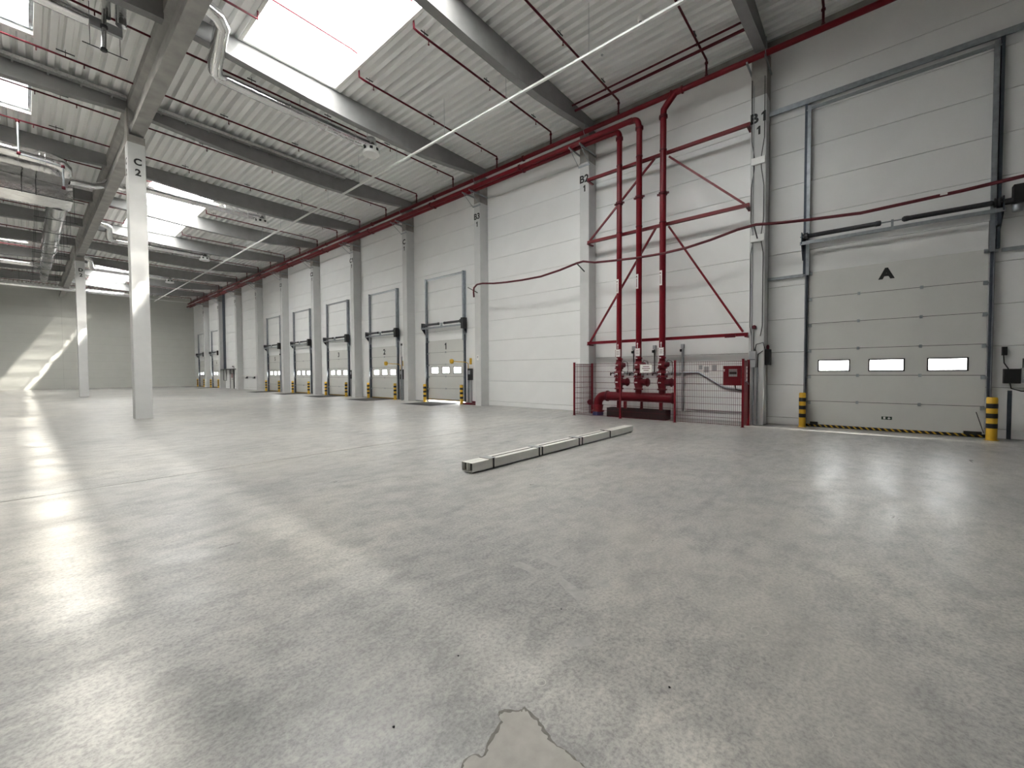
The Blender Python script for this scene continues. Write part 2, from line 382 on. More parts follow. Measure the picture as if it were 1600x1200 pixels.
# dock wall: a dark core with openings, sandwich panels in front of it as pieces
DOORS = {'1': 12, '2': 18, '3': 24, '4': 30, '5': 36, '6': 54, '7': 60}      # bay start of each dock door
DC = 3.25
wr = thing('wall_right', (0, 30, 0), 'pale grey sandwich panel wall with the dock doors', None, kind='structure')
core = MB()
opens = [(-4.55, -1.04, 4.50)] + [(b+DC-1.52, b+DC+1.52, 3.32) for b in DOORS.values()]
opens.sort(); y = Y0
for a, b, h in opens:
    core.box(.03, .2, y, a, -.05, 12.3); core.box(.03, .2, a, b, h, 12.3); y = b
core.box(.03, .2, y, Y1, -.05, 12.3); core.build('core', M_BACK, wr)
PM = {}
def panel(parent, y0, y1, z0, z1, m=None, x0=0., x1=.03):
    g = .0045; key = (round(y1-y0, 3), round(z1-z0, 3), x0)
    if key in PM:
        o = bpy.data.objects.new('panel', PM[key]); COL.objects.link(o); o.parent = parent
    else:
        hy, hz = (y1-y0)/2-g, (z1-z0)/2-g; e = .008
        mb = MB(); mb.add([(x1, -hy, -hz), (x1, hy, -hz), (x1, hy, hz), (x1, -hy, hz), (x0+e, -hy, -hz), (x0+e, hy, -hz), (x0+e, hy, hz), (x0+e, -hy, hz),
                           (x0, -hy+e, -hz+e), (x0, hy-e, -hz+e), (x0, hy-e, hz-e), (x0, -hy+e, hz-e)],
                          [(0, 1, 5, 4), (1, 2, 6, 5), (2, 3, 7, 6), (3, 0, 4, 7), (4, 5, 9, 8), (5, 6, 10, 9), (6, 7, 11, 10), (7, 4, 8, 11), (8, 9, 10, 11), (3, 2, 1, 0)])
        o = mb.build('panel', M_PANEL); PM[key] = o.data; o.parent = parent
    o.location = Vector((0, (y0+y1)/2, (z0+z1)/2)) - parent.location
    return o
ZJ = [.22 + i*.995 for i in range(12)]; ZJ[-1] = 12.2
bays = [(-26, -18), (-18, -12), (-12, -6), (-5.9, 0)] + [(6*k, 6*k+6) for k in range(11)] + [(66, 67.2)]
for (a, b) in bays:
    dk = [n for n, s in DOORS.items() if s == a]
    if dk or a == -5.9:
        if dk: da, db, top = a+DC-1.52, a+DC+1.52, 3.32
        else: da, db, top = -4.55, -1.04, 4.50
        zt = ZJ[4] if dk else ZJ[5]
        for (u, v) in ((a, da), (db, b)):
            if dk: panel(wr, u, v, .02, 3.95)
            else:
                for z0, z1 in zip(ZJ, ZJ[1:6]): panel(wr, u, v, z0, z1)
                panel(wr, u, v, .0, .22)
        if dk: panel(wr, da, db, top, 3.95); panel(wr, a, b, 3.95, ZJ[5])
        else: panel(wr, da, db, top, ZJ[5])
        for z0, z1 in zip(ZJ[5:], ZJ[6:]): panel(wr, a, b, z0, z1)
    else:
        panel(wr, a, b, 0, .22, x0=-.012)
        for z0, z1 in zip(ZJ, ZJ[1:]): panel(wr, a, b, z0, z1)
# far wall
wf = thing('wall_back', (-12, Y1, 0), 'pale grey panelled end wall at the far end of the hall', None, kind='structure')
B(X0, .2, Y1+.03, Y1+.2, -.05, 12.3).build('core', M_BACK, wf)
PF = {}
for xa, xb in ((-24.4, -18.2), (-18.2, -12.2), (-12.2, -6.2), (-6.2, 0)):
    for z0, z1 in zip([0]+ZJ[1:], ZJ[1:]):
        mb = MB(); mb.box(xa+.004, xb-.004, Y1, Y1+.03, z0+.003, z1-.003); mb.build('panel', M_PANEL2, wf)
tag(B(X0-.2, X0, Y0, Y1+.2, -.05, 12.3).build('wall_left', M_PANEL), 'pale panelled wall on the left, outside the picture', None, None, 'structure')
tag(B(X0-.2, .2, Y0-.2, Y0, -.05, 12.3).build('wall_front', M_PANEL), 'pale panelled wall behind the camera', None, None, 'structure')
tag(B(X0, 0, Y1-.06, Y1, 11.18, 11.26).build('trim_1', M_WHITE), 'thin white trim along the top of the end wall', None, None, 'structure')
tag(B(-.06, 0, Y0, Y1, 11.35, 11.65).build('trim_2', M_RAW), 'dark grey closing strip between dock wall and roof deck', None, None, 'structure')

# ------------------------------------------------------------------ columns
def lumps(mb, x0, x1, y0, y1, z0, z1, c=.015):
    P = [(x0+c, y0), (x1-c, y0), (x1, y0+c), (x1, y1-c), (x1-c, y1), (x0+c, y1), (x0, y1-c), (x0, y0+c)]
    return mb.prism(P, 'z', z0, z1)
for n, y in BAY:
    t = thing('wall_column', (-.275, y+.205, 0), 'pale grey concrete wall column marked %s 1' % n, 'column', 'wall columns along the dock wall')
    lumps(MB(), -.55, 0, y, y+.41, 0, 9.88).build('shaft', M_CONC, t)
    lumps(MB(), -.55, 0, y, y+.41, 9.88, 11.2).build('head', M_RAW, t)
    text(n, .30, (-.553, y+.205, 9.25), (0, -1, 0), (0, 0, 1), t); text('1', .25, (-.553, y+.205, 8.87), (0, -1, 0), (0, 0, 1), t)
for n, y in (('C', 17.95), ('D', 41.95)):
    t = thing('hall_column', (-12.22, y+.25, 0), 'free-standing pale grey column marked %s 2' % n, 'column', 'free-standing columns in the hall')
    lumps(MB(), -12.47, -11.965, y, y+.505, 0, 10.03).build('shaft', M_CONC, t)
    h = lumps(MB(), -12.47, -11.965, y, y+.505, 10.03, 10.3); h.box(-12.47, -12.41, y, y+.505, 10.3, 11.2); h.build('head', M_RAW, t)
    if True:
        text(n, .25, (-12.19, y-.003, 9.38), (1, 0, 0), (0, 0, 1), t); text('2', .25, (-12.19, y-.003, 9.0), (1, 0, 0), (0, 0, 1), t)
        text(n, .25, (-12.473, y+.25, 9.38), (0, -1, 0), (0, 0, 1), t); text('2', .25, (-12.473, y+.25, 9.0), (0, -1, 0), (0, 0, 1), t)

# ------------------------------------------------------------------ girders and beams
GS = [(-.19, 0), (.19, 0), (.2, .03), (.2, .18), (.09, .32), (.09, .78), (.25, .9), (.25, 1.22), (-.25, 1.22), (-.25, .9), (-.09, .78), (-.09, .32), (-.2, .18), (-.2, .03)]
for lab, ya, yb in (('above and in front of the column marked C 2', -5.8, 18.1), ('between the columns marked C 2 and D 2', 18.14, 42.1), ('beyond the column marked D 2 up to the end wall', 42.14, Y1-.01)):
    t = thing('main_girder', (-12.16, ya, 10.42), 'long raw concrete main girder ' + lab, 'beam', 'main girders down the hall')
    MB().prism([(-12.16+a, 10.42+b) for a, b in GS], 'y', ya, yb).build('body', M_GIRD, t)
PB = [(-.06, 11.3), (-.65, 11.24), (-2.2, 11.04), (-3.6, 10.9), (-5.2, 10.84), (-7., 10.86), (-8.6, 10.92), (-10.2, 11.02), (-11.7, 11.14), (-11.93, 11.14), (-11.93, 11.65), (-.06, 11.65)]
for n, y in BAY:
    lab = 'grey tapered roof beam above wall column %s 1' % n
    t = thing('roof_beam', (-.06, y+.2, 11.65), lab, 'beam', 'roof beams on the dock side')
    MB().prism(PB, 'y', y+.07, y+.34).build('body', M_BEAM, t)
    lab = 'grey roof beam left of the girder, in line with column %s 1' % n
    t = thing('roof_beam', (-12.4, y+.2, 11.65), lab, 'beam', 'roof beams on the left side')
    MB().prism([(-24.33-a, z) for a, z in PB], 'y', y+.07, y+.34).build('body', M_BEAM, t)

# ------------------------------------------------------------------ doors
def stripes(y0, y1, x, z0, z1, parent, step=.13):
    B(x, x+.05, y0, y1, z0, z1).build('bottom_seal', M_RUB, parent)
    mb = MB(); y = y0+.05
    while y < y1-.12:
        mb.add([(x-.003, y, z0+.015), (x-.003, y+.045, z0+.015), (x-.003, y+.11, z1), (x-.003, y+.065, z1)], [(0, 1, 2, 3)]); y += step
    mb.build('hazard_stripes', M_YEL, parent)
def sect_door(name, w, h, n, wins, wz, tt, zs, label, hinge_y, loc, micro=True):
    """sectional door, local origin at the middle of the sill; -y is the right jamb"""
    t = thing(name, loc, label, None, kind='structure'); L = Vector(loc)
    def bb(nm, m, x0, x1, y0, y1, z0, z1, par=t): return B(L.x+x0, L.x+x1, L.y+y0, L.y+y1, L.z+z0, L.z+z1).build(nm, m, par)
    ph = h/n; base = .06
    for i in range(n):
        z0 = i*ph + (base if i == 0 else .006); z1 = (i+1)*ph - .006
        mb = MB()
        if wins and z0 < wz[0] < z1:
            ys_ = [-w/2]
            for (a, b) in wins: ys_ += [a, b]
            ys_.append(w/2)
            for k in range(0, len(ys_), 2): mb.box(L.x-.01, L.x+.03, L.y+ys_[k], L.y+ys_[k+1], L.z+z0, L.z+z1)
            for (a, b) in wins:
                mb.box(L.x-.01, L.x+.03, L.y+a, L.y+b, L.z+z0, L.z+wz[0]); mb.box(L.x-.01, L.x+.03, L.y+a, L.y+b, L.z+wz[1], L.z+z1)
        else: mb.box(L.x-.01, L.x+.03, L.y-w/2, L.y+w/2, L.z+z0, L.z+z1)
        p = mb.build('panel', M_DOOR, t)
        if wins and z0 < wz[0] < z1:
            for (a, b) in wins:
                f = MB(); e = .022
                f.box(L.x-.02, L.x+.014, L.y+a-.01, L.y+b+.01, L.z+wz[0]-.01, L.z+wz[0]+e).box(L.x-.02, L.x+.014, L.y+a-.01, L.y+b+.01, L.z+wz[1]-e, L.z+wz[1]+.01)
                f.box(L.x-.02, L.x+.014, L.y+a-.01, L.y+a+e, L.z+wz[0]+e, L.z+wz[1]-e).box(L.x-.02, L.x+.014, L.y+b-e, L.y+b+.01, L.z+wz[0]+e, L.z+wz[1]-e)
                f.build('window_frame', M_BLACK, p)
                B(L.x+.004, L.x+.012, L.y+a+e, L.y+b-e, L.z+wz[0]+e, L.z+wz[1]-e).build('pane', M_PANE, p)
        if i:
            bb('joint_light_stop', M_RUB, .012, .034, -w/2, w/2, i*ph-.03, i*ph+.03)  # backing strip added to keep outside light from leaking through the panel joints
            for yy in hinge_y: bb('hinge', M_GALV, -.035, -.01, yy-.03, yy+.03, i*ph-.045, i*ph+.035)
        for s in (-1, 1):
            MB().cbox((L.x-.03, L.y+s*(w/2-.04), L.z+(i+1)*ph-.05), (.05, .08, .09)).tube([(L.x-.06, L.y+s*(w/2-.02), L.z+(i+1)*ph-.05), (L.x-.06, L.y+s*(w/2+.07), L.z+(i+1)*ph-.05)], .02, 6).build('roller_bracket', M_GALV, t)
    stripes(L.y-w/2-.03, L.y+w/2+.03, L.x-.05, L.z+.0, L.z+.075, t)
    for s in (-1, 1):
        y0 = s*(w/2+.02); y1 = s*(w/2+.09)
        bb('jamb_angle', M_DGALV, -.10, -.0, min(y0, y1), max(y0, y1), 0, h+.2)
        m = MB(); m.box(L.x-.16, L.x-.02, L.y+s*(w/2+.06), L.y+s*(w/2+.075), L.z, L.z+tt).box(L.x-.16, L.x-.145, L.y+s*(w/2-.01), L.y+s*(w/2+.06), L.z+h-.1, L.z+tt).box(L.x-.035, L.x-.02, L.y+s*(w/2+.0), L.y+s*(w/2+.15), L.z+h-.1, L.z+tt)
        m.build('lift_track', M_GALV, t)
    bb('top_rail', M_GALV, -.05, -.02, -w/2-.1, w/2+.1, tt-.05, tt); bb('top_rail', M_GALV, -.16, -.13, -w/2-.1, w/2+.1, tt-.14, tt-.115)
    # spring shaft on a console
    xs_ = L.x-.30; zz = L.z+zs
    MB().tube([(xs_, L.y-w/2-.18, zz), (xs_, L.y+w/2+.2, zz)], .018, 8).build('shaft', M_GALV, t)
    r = .062
    MB().lathe((xs_, L.y, zz), [(.12+w*.02, r*.7), (.14+w*.02, r*1.15), (.22+w*.02, r*1.15), (.24+w*.02, r), (w/2-.0, r), (w/2+.02, r*1.1), (w/2+.06, r*.6)], 'y', 12).build('spring', M_SPRING, t)
    MB().lathe((xs_, L.y, zz), [(-w/2-.02, r*.6), (-w/2+.02, r*1.1), (-w/2+.05, r), (-.24-w*.03, r), (-.2-w*.03, r*1.15), (-.14-w*.03, r*1.15), (-.1-w*.03, r*.6)], 'y', 12).build('spring', M_SPRING, t)
    bb('console_rail', M_GALV, -.36, -.33, -w/2-.2, w/2+.2, zs-.24, zs-.15)
    bb('shaft_bearing', M_GALV, -.36, -.26, -.05, .0, zs-.16, zs+.03)
    for s in (-1, 1):
        yy = L.y+s*(w/2+.16)
        MB().prism([(L.x, zz-.62), (L.x, zz+.12), (L.x-.36, zz+.12), (L.x-.37, zz-.2)], 'y', yy-.012, yy+.012).build('end_bracket', M_DGALV, t)
        MB().lathe((xs_, yy-s*.09, zz), [(-.05, .06), (-.045, .11), (-.01, .085), (.01, .085), (.045, .11), (.05, .06)], 'y', 14).build('cable_drum', M_SPRING, t)
    return t
WA = [(-4.26, -3.55), (-3.12, -2.41), (-2.0, -1.29)]; yc = -2.795
dA = sect_door('door_8', 3.51, 4.53, 6, [(a-yc, b-yc) for a, b in WA], (1.625, 1.945), 9.3, 5.52, 'large sectional gate marked A with three windows, right of the picture', (-.62, .62), (0, yc, 0))
text('A', .30, (-.013, -2.735, 4.235), (0, -1, 0), (0, 0, 1), dA, bold=.06, wide=1.05)
m = B(-.02, -.012, -2.9, -2.69, .315, .395).build('exit_sign', M_GREEN, dA); tag(m, 'small dark green escape sign with arrow')
MB().add([(-.022, -2.83, .385), (-.022, -2.83, .36), (-.022, -2.80, .36), (-.022, -2.84, .325), (-.022, -2.88, .36), (-.022, -2.85, .36), (-.022, -2.85, .385)], [tuple(range(7))]).build('sign_mark', M_SIGN, m)
MB().box(-.0215, -.0205, -2.77, -2.725, .33, .385).build('sign_mark', M_SIGN, m)
# steel surround of gate A
g = thing('gate_surround', (0, -2.8, 0), 'galvanised steel posts and lintel rail around gate A', 'frame')
MB().box(-.1, 0, -13, 0, 9.42, 9.54).box(-.13, -.1, -13, 0, 9.38, 9.44).build('lintel_rail', M_GALV, g)
for yy in (-.93, -4.68): MB().box(-.12, -.02, yy-.03, yy+.03, 4.5, 9.42).build('post', M_DGALV, g)
MB().box(-.08, 0, -.9, 0, 4.42, 4.5).build('side_rail', M_GALV, g); MB().box(-.08, 0, -9, -4.75, 4.42, 4.5).build('side_rail', M_GALV, g)
mo = thing('gate_motor', (-.3, -5.0, 5.45), 'black motor unit at the right end of the gate A shaft', 'motor')
MB().cbox((-.3, -4.93, 5.62), (.2, .16, .42)).build('housing', M_BLACK, mo); MB().lathe((-.3, -4.93, 5.34), [(-.1, .07), (-.09, .09), (.08, .09), (.09, .06)], 'z', 12).build('gearbox', M_GALV, mo)
MB().tube([(-.3, -4.7, 5.5), (-.3, -4.85, 5.5)], .07, 10).build('coupling', M_SPRING, mo)
MB().prism([(-4.68, 5.0), (-4.62, 5.0), (-4.62, 5.3), (-4.68, 5.35)], 'x', -.34, -.1).build('support', M_DGALV, mo)

DN = {'1': 'between wall columns B3 and C', '2': 'between wall columns C and C1', '3': 'between wall columns C1 and C2', '4': 'between wall columns C2 and C3', '5': 'between wall columns C3 and D', '6': 'second from the end wall', '7': 'closest to the end wall'}
first = None; NOTE = {'1': 'with number 1, beside the wall column marked B3', '2': 'with number 2', '3': 'with number 3', '4': 'between doors 3 and 5', '5': 'with number 5',
                      '6': 'second from the end wall', '7': 'closest to the end wall'}
for i, (n, b) in enumerate(DOORS.items()):
    loc = (0, b+DC, .10 if n == '1' else 0)
    if first is None:
        first = sect_door('door_1', 3.03, 3.34, 5, [(-1.26, -.62), (-.31, .31), (.62, 1.26)], (1.50, 1.86), 6.85, 4.22, 'white dock door ' + NOTE[n], (0,), loc)
        fy = parent_world(first)
        MB().cbox((-.3, fy.y-1.78, fy.z+4.1), (.26, .2, .55)).build('motor', M_BLACK, first)
        t = first
    else:
        src = first; t = src.copy(); COL.objects.link(t); t.name = 'door_%s' % n; t.location = loc; t['label'] = 'white dock door ' + NOTE[n]
        for ch in src.children:
            if ch.name.startswith('lettering'): continue
            copy_tree(ch, t)
    t['group'] = 'dock doors'
    P = parent_world(t)
    if n in '12356': text(n, .36, (P.x-.014, P.y, P.z+3.0), (0, -1, 0), (0, 0, 1), t, bold=.03, wide=1.0)
    # leveller
    lv = thing('dock_leveller', (-1.05, b+DC, 0), 'dark steel dock leveller in the floor at the door ' + DN[n], 'dock leveller', 'dock levellers')
    B(-2.05, -.05, b+DC-1.2, b+DC+1.2, 0.002, .006).build('plate', M_PLATE, lv)
    B(-.05, .5, b+DC-1.2, b+DC+1.2, -.05, .004).build('lip', M_PLATE, lv)
    e = MB(); e.box(-2.1, -2.05, b+DC-1.25, b+DC+1.25, .002, .008).box(-2.1, -.05, b+DC-1.25, b+DC-1.2, .002, .008).box(-2.1, -.05, b+DC+1.2, b+DC+1.25, .002, .008); e.build('edge_frame', M_DGALV, lv)
# bollards
def bollard(x, y, r, h, lab):
    t = thing('bollard', (x, y, 0), lab, 'bollard', 'yellow and black bollards')
    MB().lathe((x, y, 0), [(0, r), (h-.03, r), (h, r*.86)], 'z', 18).build('post', M_YEL, t)
    for k in (.335, .57, .80): MB().lathe((x, y, 0), [(h*(k-.055), r+.003), (h*(k+.055), r+.003)], 'z', 18).build('black_band', M_BLACK, t)
    MB().lathe((x, y, 0), [(0, r*1.35), (.012, r*1.35)], 'z', 18).build('foot', M_YEL, t)
bollard(-.30, -.95, .083, 1.0, 'yellow and black bollard at the left jamb of gate A')
bollard(-.46, -4.6, .092, 1.0, 'yellow and black bollard at the right jamb of gate A')
for n, b in DOORS.items():
    for s, w in ((1, 'left'), (-1, 'right')):
        bollard(-.3, b+DC+s*1.56-(.05 if s > 0 else -.0), .085, 1.0, '%s yellow and black bollard of the dock door %s' % (w, DN[n]))

# ------------------------------------------------------------------ red pipework
def ring(c, r, axis, w=.03): return [(-w, r), (w, r)]
def main_pipe(name, x, z, r, y0, y1, lab):
    t = thing(name, (x, y0, z), lab, 'pipe', 'red mains along the dock wall')
    MB().tube([(x, y0, z), (x, y1, z)], r, 14).build('tube', M_RED, t)
    y = 9.
    while y < y1:
        if y > y0: MB().lathe((x, y, z), [(-.05, r+.004), (-.04, r+.03), (.04, r+.03), (.05, r+.004)], 'y', 14).build('coupling', M_RED2, t)
        y += 6.
    return t
ZU, XU = 10.83, -.9
up_ = main_pipe('sprinkler_main', XU, ZU, .085, -13.9, 65.6, 'upper red sprinkler main running the whole dock wall')
p2 = main_pipe('sprinkler_main', -1.14, 10.36, .095, 3.95, 65.0, 'front one of the two lower red mains on the brackets')
p3 = main_pipe('sprinkler_main', -.86, 10.36, .085, 4.75, 65.0, 'rear one of the two lower red mains, nearer the wall')
def elbow(c, a, b, r, n=6):      # quarter bend from direction a to b around corner c
    c, a, b = Vector(c), Vector(a), Vector(b); k = r
    return [c - a*k + a*k*math.sin(math.pi/2*i/n) + b*k*(1-math.cos(math.pi/2*i/n)) for i in range(n+1)]
RIS = [(-.86, 4.56, 10.36, .095, 'left'), (-1.02, 3.74, 10.36, .1, 'middle'), (-.88, 2.96, 10.6, .105, 'right')]
for k, (x, y, zt, r, w) in enumerate(RIS):
    t = thing('sprinkler_riser', (x, y, .9), '%s one of the three tall red riser pipes with its valve station' % w, 'riser pipe', 'red risers in the caged corner')
    if k == 0: path = [(x, y+.35, zt)] + elbow((x, y, zt), (0, -1, 0), (0, 0, -1), .2) + [(x, y, 2.3)]
    elif k == 1: path = [(-1.14, y+.35, zt)] + elbow((-1.1, y, zt), (0, -1, 0), (0, 0, -1), .2) + [(x, y, zt-.35), (x, y, 2.3)]
    else: path = [(XU, y-.4, ZU), (XU, y-.3, ZU-.1), (XU, y-.14, ZU-.26), (XU, y-.02, ZU-.4), (x, y, ZU-.6), (x, y, 2.3)]
    MB().tube(path, r, 14).build('pipe', M_RED, t)
    if k == 2:
        MB().lathe((XU, y-.45, ZU), [(-.2, .1), (-.19, .125), (-.15, .125), (-.14, .1), (.14, .1), (.15, .125), (.19, .125), (.2, .1)], 'y', 14).build('tee', M_RED, t)
    for zc in ((zt-.3) if k < 2 else 10.2, 7.75-.05*k):
        MB().lathe((x, y, zc), [(-.05, r), (-.045, r+.035), (.045, r+.035), (.05, r)], 'z', 14).build('coupling', M_RED2, t)
    for s in (-1, 1): MB().cbox((x, y+s*(r+.05), 7.75-.05*k), (.05, .08, .06)).build('coupling_bolt', M_RED2, t)
    # valve station between header (z .9) and pipe
    prof = [(.85, .11), (1.0, .11), (1.0, .16), (1.05, .16), (1.05, .12), (1.12, .135), (1.25, .165), (1.38, .15), (1.44, .13), (1.44, .18), (1.5, .18), (1.5, .125), (1.58, .125), (1.58, .18), (1.64, .18),
            (1.64, .12), (1.74, .11), (1.74, .155), (1.79, .155), (1.79, .13), (1.93, .14), (1.98, .11), (2.08, .1), (2.08, .125), (2.14, .125), (2.14, r), (2.32, r)]
    MB().lathe((x, y, 0), prof, 'z', 16).build('valve_body', M_RED, t)
    MB().lathe((x, y, 1.27), [(-.1, .12), (-.3, .12), (-.3, .15), (-.34, .15), (-.38, .11), (-.4, .04)], 'y', 14).build('valve_chamber', M_RED2, t)
    MB().lathe((x, y, 1.88), [(-.1, .09), (-.2, .09), (-.24, .07), (-.25, .02)], 'y', 14).build('valve_cap', M_RED2, t)
    for j in range(6):
        a = 1.05*j; MB().tube([(x+.165*math.cos(a), y+.165*math.sin(a), 1.42), (x+.165*math.cos(a), y+.165*math.sin(a), 1.66)], .014, 6).build('bolt', M_GALV, t)
    gg = MB().lathe((x-.17, y-.24, 1.62), [(0, .05), (-.03, .05)], 'x', 12).build('gauge', M_BLACK, t)
    MB().lathe((x-.202, y-.24, 1.62), [(0, .043), (-.003, .043)], 'x', 12).build('dial', M_SIGN, gg)
    MB().tube([(x-.12, y-.24, 1.62), (x, y-.24, 1.62), (x, y-.1, 1.62)], .012, 6).build('gauge_pipe', M_GALV, t)
    MB().tube([(x-.05, y-.14, 1.95), (x-.1, y-.24, 2.03), (x-.08, y-.36, 1.98), (x-.06, y-.38, 1.72), (x-.05, y-.34, 1.52)], .012, 6).build('trim_hose', M_BLACK, t)
    MB().tube([(x-.05, y+.13, 1.57), (x-.09, y+.22, 1.6), (x-.1, y+.3, 1.56)], .022, 6).cbox((x-.1, y+.29, 1.56), (.05, .03, .12)).build('test_cock', M_BLACK, t)
    for zc, h in ((1.26, .05), (1.57, .05), (1.88, .045), (2.11, .035)): MB().cbox((x-r-.085, y+.02, zc), (.006, .1, h)).build('tag_plate', M_SIGN, t)
    pl = MB().cbox((x-r-.012, y, 2.32), (.008, .2, .27)).build('warning_plate', M_SIGN, t)
    hz = MB()
    for j in range(5):
        zz = 2.19+j*.054
        for s in (-1, 1): hz.add([(x-r-.0175, y+s*.1, zz), (x-r-.0175, y+s*.1, zz+.028), (x-r-.0175, y+s*.08, zz+.028), (x-r-.0175, y+s*.08, zz)], [(0, 1, 2, 3)])
    for j in range(3): hz.add([(x-r-.0175, y-.05, 2.37-j*.05), (x-r-.0175, y+.05, 2.37-j*.05), (x-r-.0175, y+.05, 2.382-j*.05), (x-r-.0175, y-.05, 2.382-j*.05)], [(0, 1, 2, 3)])
    hz.build('plate_print', M_RED2, pl)
    ar = MB(); X_ = x-r-.008; zc = 2.56
    ar.add([(X_, y-.012, zc-.09), (X_, y+.012, zc-.09), (X_, y+.012, zc+.04), (X_, y+.035, zc+.04), (X_, y, zc+.1), (X_, y-.035, zc+.04), (X_, y-.012, zc+.04)], [tuple(range(7))]); ar.build('flow_arrow', M_SIGN, t)
    stz = 4.75+.03*k
    fl_ = MB().cbox((x-r-.012, y+.02, stz), (.006, .09, .5)).build('pipe_label', M_SIGN, t)
    X_ = x-r-.017
    MB().add([(X_, y+.0, stz+.14), (X_, y+.06, stz+.14), (X_, y+.03, stz+.21)], [(0, 1, 2)]).add([(X_, y+.02, stz-.2), (X_, y+.04, stz-.2), (X_, y+.04, stz+.1), (X_, y+.02, stz+.1)], [(0, 1, 2, 3)]).build('label_print', M_RED2, fl_)
# header
h = thing('pipe_header', (-.87, 4.0, 0), 'thick red horizontal header pipe feeding the three risers', 'pipe')
hp = [(-.87, 2.62, .74)] + [(-.87, 5.0, .74)] + elbow((-.87, 5.42, .74), (0, 1, 0), (0, 0, -1), .3) + [(-.87, 5.42, .14)]
MB().tube(hp, .165, 18).build('pipe', M_RED, h)
MB().lathe((-.87, 2.6, .74), [(-.06, .12), (-.04, .19), (.02, .19), (.03, .165)], 'y', 18).build('end_cap', M_RED2, h)
MB().lathe((-.87, 5.02, .74), [(-.04, .165), (-.035, .2), (.035, .2), (.04, .165)], 'y', 18).build('coupling', M_RED2, h)
MB().lathe((-.87, 5.42, 0), [(.14, .24), (.18, .24), (.18, .17), (.4, .2), (.4, .17)], 'z', 18).build('flange', M_RED, h)
MB().lathe((-.87, 5.42, 0), [(0, .2), (.14, .2)], 'z', 18).build('blue_base', M_BLUE, h)
MB().lathe((-.95, 5.72, .48), [(-.02, .04), (-.02, .11), (.0, .11), (0, .04)], 'x', 16).tube([(-.95, 5.72, .48), (-.87, 5.5, .4)], .015, 6).build('hand_wheel', M_RED2, h)
for yy in (4.25, 2.95): MB().cbox((-1.0, yy, .29), (.09, .1, .58)).cbox((-1.0, yy, .006), (.2, .2, .012)).build('support_leg', M_RED, h)
for yy in (4.62, 3.72, 3.02): MB().tube([(-.8, yy, .6), (-.8, yy, .35), (-.75, yy+.05, .3)], .05, 8).build('drain_stub', M_RED2, h)
tray = thing('drip_tray', (-1.0, 3.8, 0), 'low black trough on the floor under the red header pipe', 'trough')
mb = MB(); mb.box(-1.2, -1.17, 2.72, 4.88, 0, .33).box(-.78, -.75, 2.72, 4.88, 0, .33).box(-1.17, -.78, 2.72, 2.75, 0, .33).box(-1.17, -.78, 4.85, 4.88, 0, .33).box(-1.17, -.78, 2.75, 4.85, 0, .03); mb.build('body', M_RUB, tray)
# steel frame that carries the risers
fr = thing('riser_frame', (-.6, 3.2, 2.7), 'red steel bracing frame between wall columns B1 and B2', 'frame')
for z in (2.77, 6.69, 9.1): MB().box(-.68, -.58, .41, 6.0, z-.05, z+.05).build('cross_bar', M_RED, fr)
for z in (2.77, 6.69, 9.1):
    for ya, yb in ((5.92, 6.0), (.41, .5)): MB().box(-.7, -.3, ya, yb, z-.09, z-.05).build('shoe', M_RED2, fr)
for a, b in (((-.63, 5.9, 2.8), (-.63, 3.3, 6.65)), ((-.63, 2.85, 6.6), (-.63, .55, 2.85)), ((-.63, 5.9, 6.75), (-.63, 3.35, 9.05)), ((-.63, 2.85, 8.95), (-.63, .55, 6.75))):
    MB().bar(a, b, .06, .06).build('diagonal', M_RED, fr)
MB().box(-.71, -.68, .75, 1.05, 2.69, 2.79).build('name_plate', M_RED2, fr)
for z in (6.69, 9.1):
    for (x, y, zt, r, w) in RIS: MB().lathe((x, y, z), [(-.02, r+.002), (-.02, r+.012), (.02, r+.012), (.02, r+.002)], 'z', 14).build('pipe_clamp', M_RED2, fr)
# bracket arms under the mains, at each column
for i, (n, y) in enumerate(BAY):
    t = thing('pipe_bracket', (-.6, y+.2, 10.2), 'steel bracket carrying the red mains at wall column %s 1' % n, 'bracket', 'pipe brackets on the wall columns')
    for yy in (y-.03, y+.44):
        if n == 'B1': MB().box(-1.05, -.02, yy-.02, yy+.02, 10.66, 10.72).build('arm', M_GALV, t)
        else:
            MB().box(-1.3, -.02, yy-.02, yy+.02, 10.2, 10.26).build('arm', M_GALV, t)
            MB().tube([(-1.22, yy, 10.2), (-.58, yy, 9.75)], .012, 6).build('tie_rod', M_GALV, t)
    if n != 'B1':
        MB().box(-.58, -.55, y-.05, y+.46, 9.72, 9.78).build('clamp_bar', M_GALV, t)
    MB().tube([(-.9, y-.03, 10.66), (-1.02, y-.03, 10.83), (-.9, y-.03, 10.95), (-.78, y-.03, 10.83), (-.9, y-.03, 10.66)], .012, 6).tube([(-.9, y-.03, 10.95), (-.9, y-.03, 11.3)], .01, 6).build('pipe_hook', M_GALV, t)
MB_ = None
